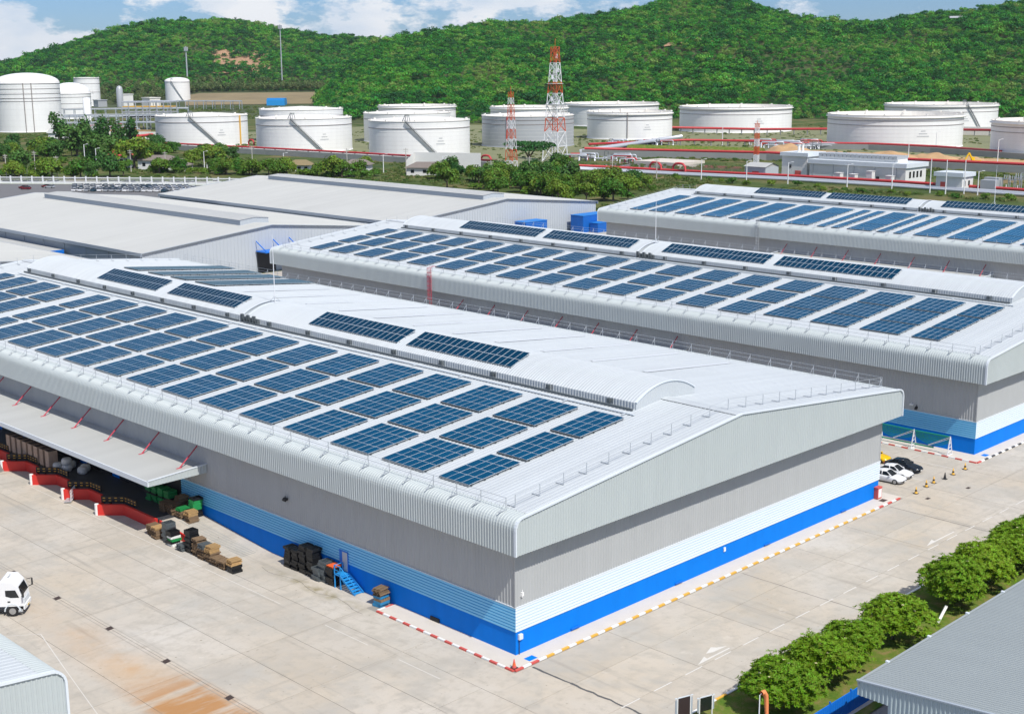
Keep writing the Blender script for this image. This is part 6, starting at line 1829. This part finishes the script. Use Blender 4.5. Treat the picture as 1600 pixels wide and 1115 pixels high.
b = MB(); b.box(-22, 0, -9, 9, 0, 8); b.box(-22, 0, -6.5, 6.5, 8, 10)
tag(b.build('blue_hangar', 'cyan_roof', None, (905, 1300, 0), R(-45)), 'bright blue roofed building in the brown field', 'building')

# ------------------------------------------------------------------ road, car park and fence
dv = Vector((71, -97)).normalized(); nv = Vector((-dv.y, dv.x))
def lp(s, o): return (181 + dv.x * s + nv.x * o, 499 + dv.y * s + nv.y * o)
def sheet(name, s0, s1, o0, o1, z, m):
    b = MB(); b.poly([(*lp(s0, o0), z), (*lp(s1, o0), z), (*lp(s1, o1), z), (*lp(s0, o1), z)]); return struct(b.build(name, m))
sheet('car_park', -160, 112, -90, -1.2, .0, 'carpark_tarmac')
sheet('road', -220, 150, 8, 17, .0, 'road_tarmac')
sheet('grass_strip', -220, 150, -1, 8, .0, 'grass')
r = thing('white_fence', 'white concrete fence with pillars along the car park', 'fence', (*lp(-140, 0), 0), math.atan2(dv.y, dv.x))
b = MB(); b.box(-.25, .25, -.25, .25, 0, 3.4); fpm = b.mesh('fence_pillar', 'mast_white')
b = MB(); b.box(.25, 4.75, -.08, .08, 0, .9); b.box(.25, 4.75, -.1, .1, 2.6, 2.95)
for k in range(9): b.box(.5 + k * .5, .58 + k * .5, -.03, .03, .9, 2.6)
fbm = b.mesh('fence_bay', 'mast_white')
for k in range(50): put('fence_pillar', fpm, r, (k * 5, 0, 0)); put('fence_bay', fbm, r, (k * 5, 0, 0))


def small_car_mesh(m):
    b = MB(); st = [(-2.2, .7, .35, .85), (-1.9, .85, .25, .95), (1.2, .85, .25, .92), (1.9, .8, .3, .75), (2.2, .65, .4, .6)]
    b.grid([[(x, -w, z0), (x, -w, z1), (x, 0, z1 + .06), (x, w, z1), (x, w, z0)] for x, w, z0, z1 in st]); b.poly([(-2.2, -.7, .35), (-2.2, .7, .35), (-2.2, .7, .85), (-2.2, -.7, .85)]); b.poly([(2.2, -.65, .4), (2.2, .65, .4), (2.2, .65, .6), (2.2, -.65, .6)])
    b.quad((1.0, -.75, .93), (1.0, .75, .93), (.25, .6, 1.42), (.25, -.6, 1.42), 1); b.quad((-1.95, -.75, .95), (-1.95, .75, .95), (-1.5, .6, 1.40), (-1.5, -.6, 1.40), 1)
    for s in (-1, 1): b.quad((-1.95, s * .78, .95), (1.0, s * .78, .93), (.25, s * .61, 1.42), (-1.5, s * .61, 1.40), 1)
    b.quad((-1.5, -.61, 1.41), (.25, -.61, 1.43), (.25, .61, 1.43), (-1.5, .61, 1.41), 0)
    for wx in (-1.35, 1.4):
        for s in (-1, 1): b.tube([(wx, s * .66, .32), (wx, s * .88, .32)], .32, 8, 2)
    return b.mesh('parked_car', [m, 'glass_dark', 'tyre'])


TENS = ['', '', 'twenty', 'thirty', 'forty', 'fifty', 'sixty']
def num(k):
    if k > 60: return 'sixtieth or later'
    if k <= 20: return ORD[k - 1]
    return TENS[k // 10] + '-' + ORD[k % 10 - 1] if k % 10 else {30: 'thirtieth', 40: 'fortieth', 50: 'fiftieth', 60: 'sixtieth'}[k]
SC = {m: small_car_mesh(m) for m in ('car_white', 'car_silver', 'car_teal', 'car_maroon', 'car_navy')}
ang = math.atan2(nv.y, nv.x)
CN = {'car_white': 'white', 'car_silver': 'silver', 'car_teal': 'dark teal', 'car_maroon': 'maroon', 'car_navy': 'near-black'}
def small_car(s, o, m, rot, lab, grp='cars in the far car park'):
    x, y = lp(s, o); c = put('parked_car', SC[m], None, (x, y, 0), rot); tag(c, lab, 'car', grp)
ri = 0
for o_ in (-12, -18.5, -25, -31.5):
    ri += 1
    for k in range(20 if o_ < -15 else 19):
        s = 41 + k * 2.75 + (-o_ - 12) * .5
        if random.random() < .05: continue
        m = random.choice(['car_white', 'car_silver', 'car_silver', 'car_teal', 'car_white', 'car_white'])
        small_car(s, o_, m, ang + random.uniform(-.03, .03), f'{CN[m]} car, far car park, {ORD[ri - 1]} row from the fence, {num(k + 1)} from the left')
for k, (s, o_) in enumerate(((23, -22), (26, -26), (30, -16), (33, -19))): small_car(s, o_, 'car_maroon' if k < 3 else 'car_silver', ang + R(90), ('maroon car, left of the pair beyond the left shed', 'maroon car, right of the pair beyond the left shed', 'maroon car alone beside the vent end of the left shed', 'silver car beside the maroon car near the vent end')[k], 'cars left of the crowded rows')
for k in range(7): small_car(2 + k * 2.7, -36 - .0 * k, ('car_teal', 'car_white', 'car_silver')[k % 3], ang, f'car at the left edge beyond the shed roof, {ORD[k]} from the picture edge', 'cars at the left picture edge')
for k in range(10): small_car(-2 + k * 3.0, 3 + random.uniform(-.5, .5), random.choice(['car_silver', 'car_navy', 'car_white']), ang, f'car parked behind the white fence at far left, {ORD[k]} from the left', 'cars behind the white fence')
for k in range(13): small_car(46 + k * 3.4, 4.5, random.choice(['car_white', 'car_silver', 'car_white']), ang + R(90) * (k % 2), f'car on the strip behind the white fence, {ORD[k]} from the left', 'cars on the strip behind the fence')
# white pickup at the fence end
x, y = lp(96, 6); r = thing('pickup_truck', 'white pickup truck on the road at the end of the white fence', 'pickup truck', (x, y, 0), math.atan2(dv.y, dv.x))
b = MB(); b.box(-2.7, 2.7, -.95, .95, .5, 1.15); b.build('body', 'car_white', r); b = MB(); b.box(-.6, 1.1, -.85, .85, 1.15, 1.85); b.build('cab', 'car_white', r); b = MB(); b.box(-.5, 1.2, -.88, .88, 1.25, 1.7); b.build('windows', 'glass_dark', r)
for wx in (-1.7, 1.7):
    for s in (-.8, .8): b = MB(); b.tube([(wx, s - .12, .4), (wx, s + .12, .4)], .4, 12); b.build('wheel', 'tyre', r)


# ------------------------------------------------------------------ houses
def house(label, x, y, rot, W, D, h, roof='house_roof', wall='house_wall', rise=2.4, hip=True):
    r = thing('house', label, 'house', (x, y, 0), rot)
    b = MB(); b.box(-W / 2, W / 2, -D / 2, D / 2, 0, h); w = b.build('wall', wall, r)
    o = 1.0; e = W * .28 if hip else W / 2 + o; b = MB()
    a = [(-W / 2 - o, -D / 2 - o, h), (W / 2 + o, -D / 2 - o, h), (W / 2 + o, D / 2 + o, h), (-W / 2 - o, D / 2 + o, h)]; t0, t1 = (-e, 0, h + rise), (e, 0, h + rise)
    b.poly([a[0], a[1], t1, t0]); b.poly([a[2], a[3], t0, t1]); b.poly([a[1], a[2], t1]); b.poly([a[3], a[0], t0]); b.poly(a); b.build('roof', roof, r)
    for k in range(3):
        xx = -W / 2 + W * (k + .5) / 3; b = MB(); b.box(xx - .8, xx + .8, -D / 2 - .06, -D / 2 + .02, h * .35, h * .75); b.build('window', 'glass_dark', w)
    b = MB(); b.box(-W / 2 - .06, -W / 2 + .02, -.6, .6, 0, h * .7); b.build('door', 'bark', w)
    return r


house('white two storey house with red tiled roof among the left trees', 262, 541, R(-54), 9, 9, 6.2, 'kerb_red')
house('white house with grey brown hip roof beside the red roofed one', 272, 520, R(-54), 19, 9, 4.4)
house('house with blue white sheet roof before the domed tank', 378, 812, R(-50), 34, 14, 4.5, 'shed_roof', 'house_wall', 3.5, False)
house('house with grey tiled roof before the third front tank', 334, 391, R(-54), 17, 9, 3.6)
house('long low house with grey roof among bushes, left of it', 330, 436, R(-54), 12, 7, 3.0)
house('small roadside house with tan roof behind the middle bushes', 310, 455, R(-54), 10, 6, 3.0, 'brown_field')
b = MB(); b.box(0, .6, -17, 17, 0, 8); b.poly([(0, 17, 0), (-10, 17, 0), (-10, 17, 5.0), (0, 17, 8)]); tag(b.build('screen_wall', 'house_wall', None, (362, 408, 0), R(28)), 'plain white screen wall before the third front tank', 'wall')
for (x, y, s, lab) in ((269, 497, 1.0, 'brown roofed pavilion with open sides among the left trees'), (290, 497, .8, 'smaller brown roofed pavilion right of the first')):
    r = thing('pavilion', lab, 'pavilion', (x, y, 0), R(-54)); W = 5.4 * s
    for a, c in ((-1, -1), (1, -1), (1, 1), (-1, 1)): b = MB(); b.box(a * W * .85 - .2, a * W * .85 + .2, c * W * .85 - .2, c * W * .85 + .2, 0, 3.2); b.build('column', 'house_wall', r)
    b = MB()
    for k in range(4): a = [(-W, -W), (W, -W), (W, W), (-W, W)]; p, q = a[k], a[(k + 1) % 4]; b.poly([(p[0], p[1], 3.2), (q[0], q[1], 3.2), (0, 0, 5.6)])
    b.build('roof', 'house_roof', r)


# ------------------------------------------------------------------ poles and lamps
def utility_pole(label, x, y, h, arm=True, m='pole', lamp=False, grp='utility poles along the road'):
    r = thing('lamp_post' if lamp else 'utility_pole', label, 'lamp post' if lamp else 'pole', (x, y, 0), R(-54) + random.uniform(-.2, .2), grp)
    b = MB(); b.tube([(0, 0, 0), (0, 0, h)], [.24, .15], 8); b.build('pole', m, r)
    if lamp:
        b = MB(); b.bar((0, 0, h - .2), (1.6, 0, h + .2), .12); b.box(1.2, 2.2, -.2, .2, h + .1, h + .3); b.build('lamp_head', m, r)
    elif arm:
        b = MB(); b.bar((-1.1, 0, h - .8), (1.1, 0, h - .8), .15); b.bar((-1.1, 0, h - 1.6), (1.1, 0, h - 1.6), .15)
        for q in (-1, -.5, .5, 1): b.tube([(q, 0, h - .75), (q, 0, h - .4)], .09, 6)
        b.build('crossarm', 'pole', r)


for k, (x, y, h) in enumerate(((195, 523, 11), (207, 519, 12), (212, 508, 10), (250, 509, 11), (261, 496, 10), (304, 487, 11), (313, 423, 12), (331, 402, 12), (337, 328, 11), (320, 334, 10), (337, 304, 10), (360, 301, 10), (385, 297, 9))):
    utility_pole(f'concrete utility pole along the road, {ORD[k]} counting from the left', x, y, h)
for k, (x, y, h) in enumerate(((235, 514, 12), (222, 500, 15), (291, 510, 8), (300, 455, 9), (324, 410, 9), (335, 381, 9), (392, 278, 9), (397, 258, 9), (401, 240, 9), (406, 215, 9), (408, 196, 10), (408, 160, 9), (540, 262, 10), (560, 225, 12), (600, 420, 11), (640, 300, 10))):
    utility_pole(f'thin pale lamp post, {ORD[k]} counting from the left across the far ground', x, y, h, lamp=True, m='mast_white', grp='lamp posts on the far ground')
for k, (x, y) in enumerate(((405, 178), (404, 171), (409, 166))): utility_pole(('double white post left of the gatehouse', 'white post right behind the gatehouse', 'tall white post pair at the right edge')[k], x, y, 13, False, 'mast_white', grp='tall white posts by the gatehouse')

# ------------------------------------------------------------------ trees and bushes of the middle ground
def tree_kit(name, seed, rx, rzz, n, leaf, m, trunk_h, lobes=7):
    return (np_mesh('crown', *leafy(seed, rx, rx, rzz, n, leaf, lobes), m), trunk_mesh(seed, trunk_h, rx * .06 + .06, rx * .7), trunk_h)


KIT = {
    'round': [tree_kit('r', s, 4.6, 4.0, 1500, .85, 'leaf_tree', 5.0) for s in (11, 12, 13)],
    'dark': [tree_kit('d', s, 4.6, 5.2, 1600, .85, 'leaf_dark', 5.5) for s in (21, 22)],
    'wispy': [tree_kit('w', s, 2.6, 6.0, 800, .8, 'leaf_dark', 6.5, 5) for s in (31, 32)],
    'umbrella': [tree_kit('u', s, 8.5, 2.4, 1700, .9, 'leaf_dark', 9.5, 9) for s in (41,)],
    'bush': [tree_kit('b', s, 2.6, 1.9, 650, .65, 'leaf_tree', 1.6, 6) for s in (51, 52, 53)],
}
LAB = {'round': ('broadleaf_tree', 'rounded green tree', 'tree'), 'dark': ('broadleaf_tree', 'dense dark green tree', 'tree'), 'wispy': ('casuarina_tree', 'wispy upright casuarina tree', 'tree'), 'umbrella': ('rain_tree', 'wide umbrella shaped tree', 'tree'), 'bush': ('bush', 'low green bush', 'bush')}


def plant(kind, x, y, s, where, grp):
    cr_, tr_, th = random.choice(KIT[kind]); nm, lb, cat = LAB[kind]
    t = thing(nm, f'{lb} {where}', cat, (x, y, 0), random.uniform(0, 6.28), grp)
    a = put('trunk', tr_, t); a.scale = (s, s, s)
    c = put('crown', cr_, t, (0, 0, (th * .78 if kind != 'bush' else th * .7) * s)); c.scale = (s * random.uniform(.9, 1.12), s * random.uniform(.9, 1.12), s * random.uniform(.9, 1.1))


spots = [
    ('dark', 258, 551, 1.7, 'left of the big olive tree by the road'), ('round', 262, 527, 1.75, 'largest by the road, before the white house'), ('round', 270, 548, 1.25, 'just left of the red roofed house'),
    ('dark', 290, 640, 1.7, 'tallest dark one before the domed tank'), ('wispy', 318, 716, 1.8, 'at far left before the domed tank'), ('wispy', 322, 690, 1.7, 'first of the pair before the domed tank'), ('wispy', 327, 678, 1.75, 'second of the pair before the domed tank'), ('wispy', 331, 668, 1.6, 'third in the group before the domed tank'), ('wispy', 334, 658, 1.7, 'rightmost of the group before the domed tank'),
    ('round', 276, 655, 1.3, 'in the thicket at the left edge'), ('round', 265, 625, 1.2, 'in the thicket near the left poles'), ('round', 300, 610, 1.2, 'behind the dark tree at left'), ('dark', 330, 700, 1.2, 'beside the blue white roof'), ('round', 300, 580, 1.1, 'behind the big olive tree'),
    ('round', 297, 513, 1.35, 'spreading over the two pavilions'), ('round', 289, 518, 1.1, 'between pavilion and white house'), ('round', 283, 488, .8, 'right of the larger pavilion'), ('dark', 301, 512, .9, 'behind the pavilions below the first tank'),
    ('round', 300, 417, 1.15, 'left of the grey roofed house, double crown'), ('round', 334, 436, .85, 'small and round before the third tank'), ('umbrella', 392, 382, 1.25, 'at the foot of the shorter lattice tower'), ('dark', 380, 352, 1.0, 'between the two lattice towers'), ('round', 372, 341, 1.2, 'right of the shorter lattice tower'),
]
for k, (kd, x, y, s, w) in enumerate(spots): plant(kd, x, y, s * (1.2 if y > 520 else 1.12), w, 'trees of the middle ground')
n_b = 0
def belt(n, pts_fn, kinds, where, grp, smin=.7, smax=1.2, ordered=False):
    P_ = []
    for k in range(n):
        x, y = pts_fn(k); P_.append((x, y))
    P_.sort(key=lambda p: (p[0] - CX) * rt.x + (p[1] - CY) * rt.y)
    for k, (x, y) in enumerate(P_): plant(random.choice(kinds), x, y, random.uniform(smin, smax), where + (f', {num(k + 1)} from the left' if ordered else ''), grp)
lerp = lambda a, c, t: a + (c - a) * t
belt(44, lambda k: (lerp(258, 312, (k + .5) / 44) + random.uniform(-5, 5), lerp(503, 400, (k + .5) / 44) + random.uniform(-5, 5)), ['bush', 'bush', 'round'], 'in the roadside hedge below the tanks', 'roadside hedge plants', .8, 1.2, True)
belt(46, lambda k: (lerp(318, 352, random.random()) + random.uniform(-6, 6), lerp(370, 262, (k + .5) / 46) + random.uniform(-6, 6)), ['round', 'round', 'bush', 'dark'], 'in the thicket below the lattice towers', 'thicket below the towers', .75, 1.2, True)
belt(34, lambda k: (lerp(286, 318, random.random()), lerp(330, 245, (k + .5) / 34) + random.uniform(-5, 5)), ['round', 'bush', 'round'], 'in the belt right behind the grey shed', 'belt behind the grey shed', .8, 1.2, True)
belt(20, lambda k: (lerp(386, 398, random.random()), lerp(300, 120, (k + .5) / 20)), ['bush'], 'before the silver pipes', 'scrub before the silver pipes', .5, 1.0, True)
belt(60, lambda k: (random.uniform(243, 345), random.uniform(545, 700)), ['round', 'bush', 'dark'], 'in the far left thicket behind the road', 'far left thicket', .8, 1.35, True)
belt(24, lambda k: (random.uniform(330, 372), random.uniform(640, 760)), ['round', 'bush'], 'in the strip left of the front tanks', 'strip left of the front tanks', .6, .9, True)
belt(40, lambda k: (random.uniform(222, 300), random.uniform(640, 800)), ['round', 'dark', 'round', 'wispy'], 'in the wood before the domed tank', 'wood at the left edge', .75, 1.25, True)
belt(34, lambda k: lp(-75 + k * 3.4, random.uniform(24, 44)), ['round', 'bush', 'dark', 'round'], 'lining the far side of the road', 'trees lining the road', .9, 1.45, True)
# low scrub over the rough ground
bush_src = [np_mesh('scrub_clump', *leafy(200 + k, 1.5, 1.5, .8, 70, .6, 4), 'leaf_scrub') for k in range(4)]
sp = []; ss = []
def rough(n, x0, x1, y0, y1, smin=.5, smax=1.3, keep=None):
    for _ in range(n):
        x, y = random.uniform(x0, x1), random.uniform(y0, y1)
        if keep and not keep(x, y): continue
        if mnoise.noise(Vector((x * .03, y * .03, 2))) < -.15: continue
        s = random.uniform(smin, smax); sp.append((x, y, .2 * s)); ss.append(s)
rough(1500, 335, 398, 90, 330); rough(1500, 245, 345, 340, 690, keep=lambda x, y: (x - 181) * nv.x + (y - 499) * nv.y > 20)
rough(700, 476, 512, 120, 400); rough(500, 520, 598, 120, 260, .4, .9); rough(800, 300, 398, 330, 480, .5, 1.1); rough(900, 330, 420, 640, 900); rough(500, 430, 480, 100, 420, .4, .9)
rough(900, 600, 960, 900, 1400, 1, 2.6); rough(1300, 388, 640, 390, 760, .4, 1.1); rough(900, 560, 860, 200, 560, .4, 1.1); rough(300, 240, 330, 120, 250, .5, 1)
tag(scatter('scrub', sp, ss, bush_src), 'low green scrub over the rough ground before the tanks', 'scrub')

# ------------------------------------------------------------------ thin daylight haze over the whole place
b = MB(); b.box(-700, 5200, -700, 5200, -2.0, 170.0)
hz = b.build('haze', 'white_paint'); hz['kind'] = 'stuff'
hm = bpy.data.materials.new('haze_air'); hm.use_nodes = True
hn, hlk = hm.node_tree.nodes, hm.node_tree.links
hn.clear(); ho = hn.new('ShaderNodeOutputMaterial'); hv = hn.new('ShaderNodeVolumePrincipled')
hv.inputs['Color'].default_value = (0.80, 0.90, 1.0, 1); hv.inputs['Density'].default_value = 0.00003; hv.inputs['Anisotropy'].default_value = 0.2
hlk.new(hv.outputs[0], ho.inputs['Volume'])
hz.data.materials.clear(); hz.data.materials.append(hm)
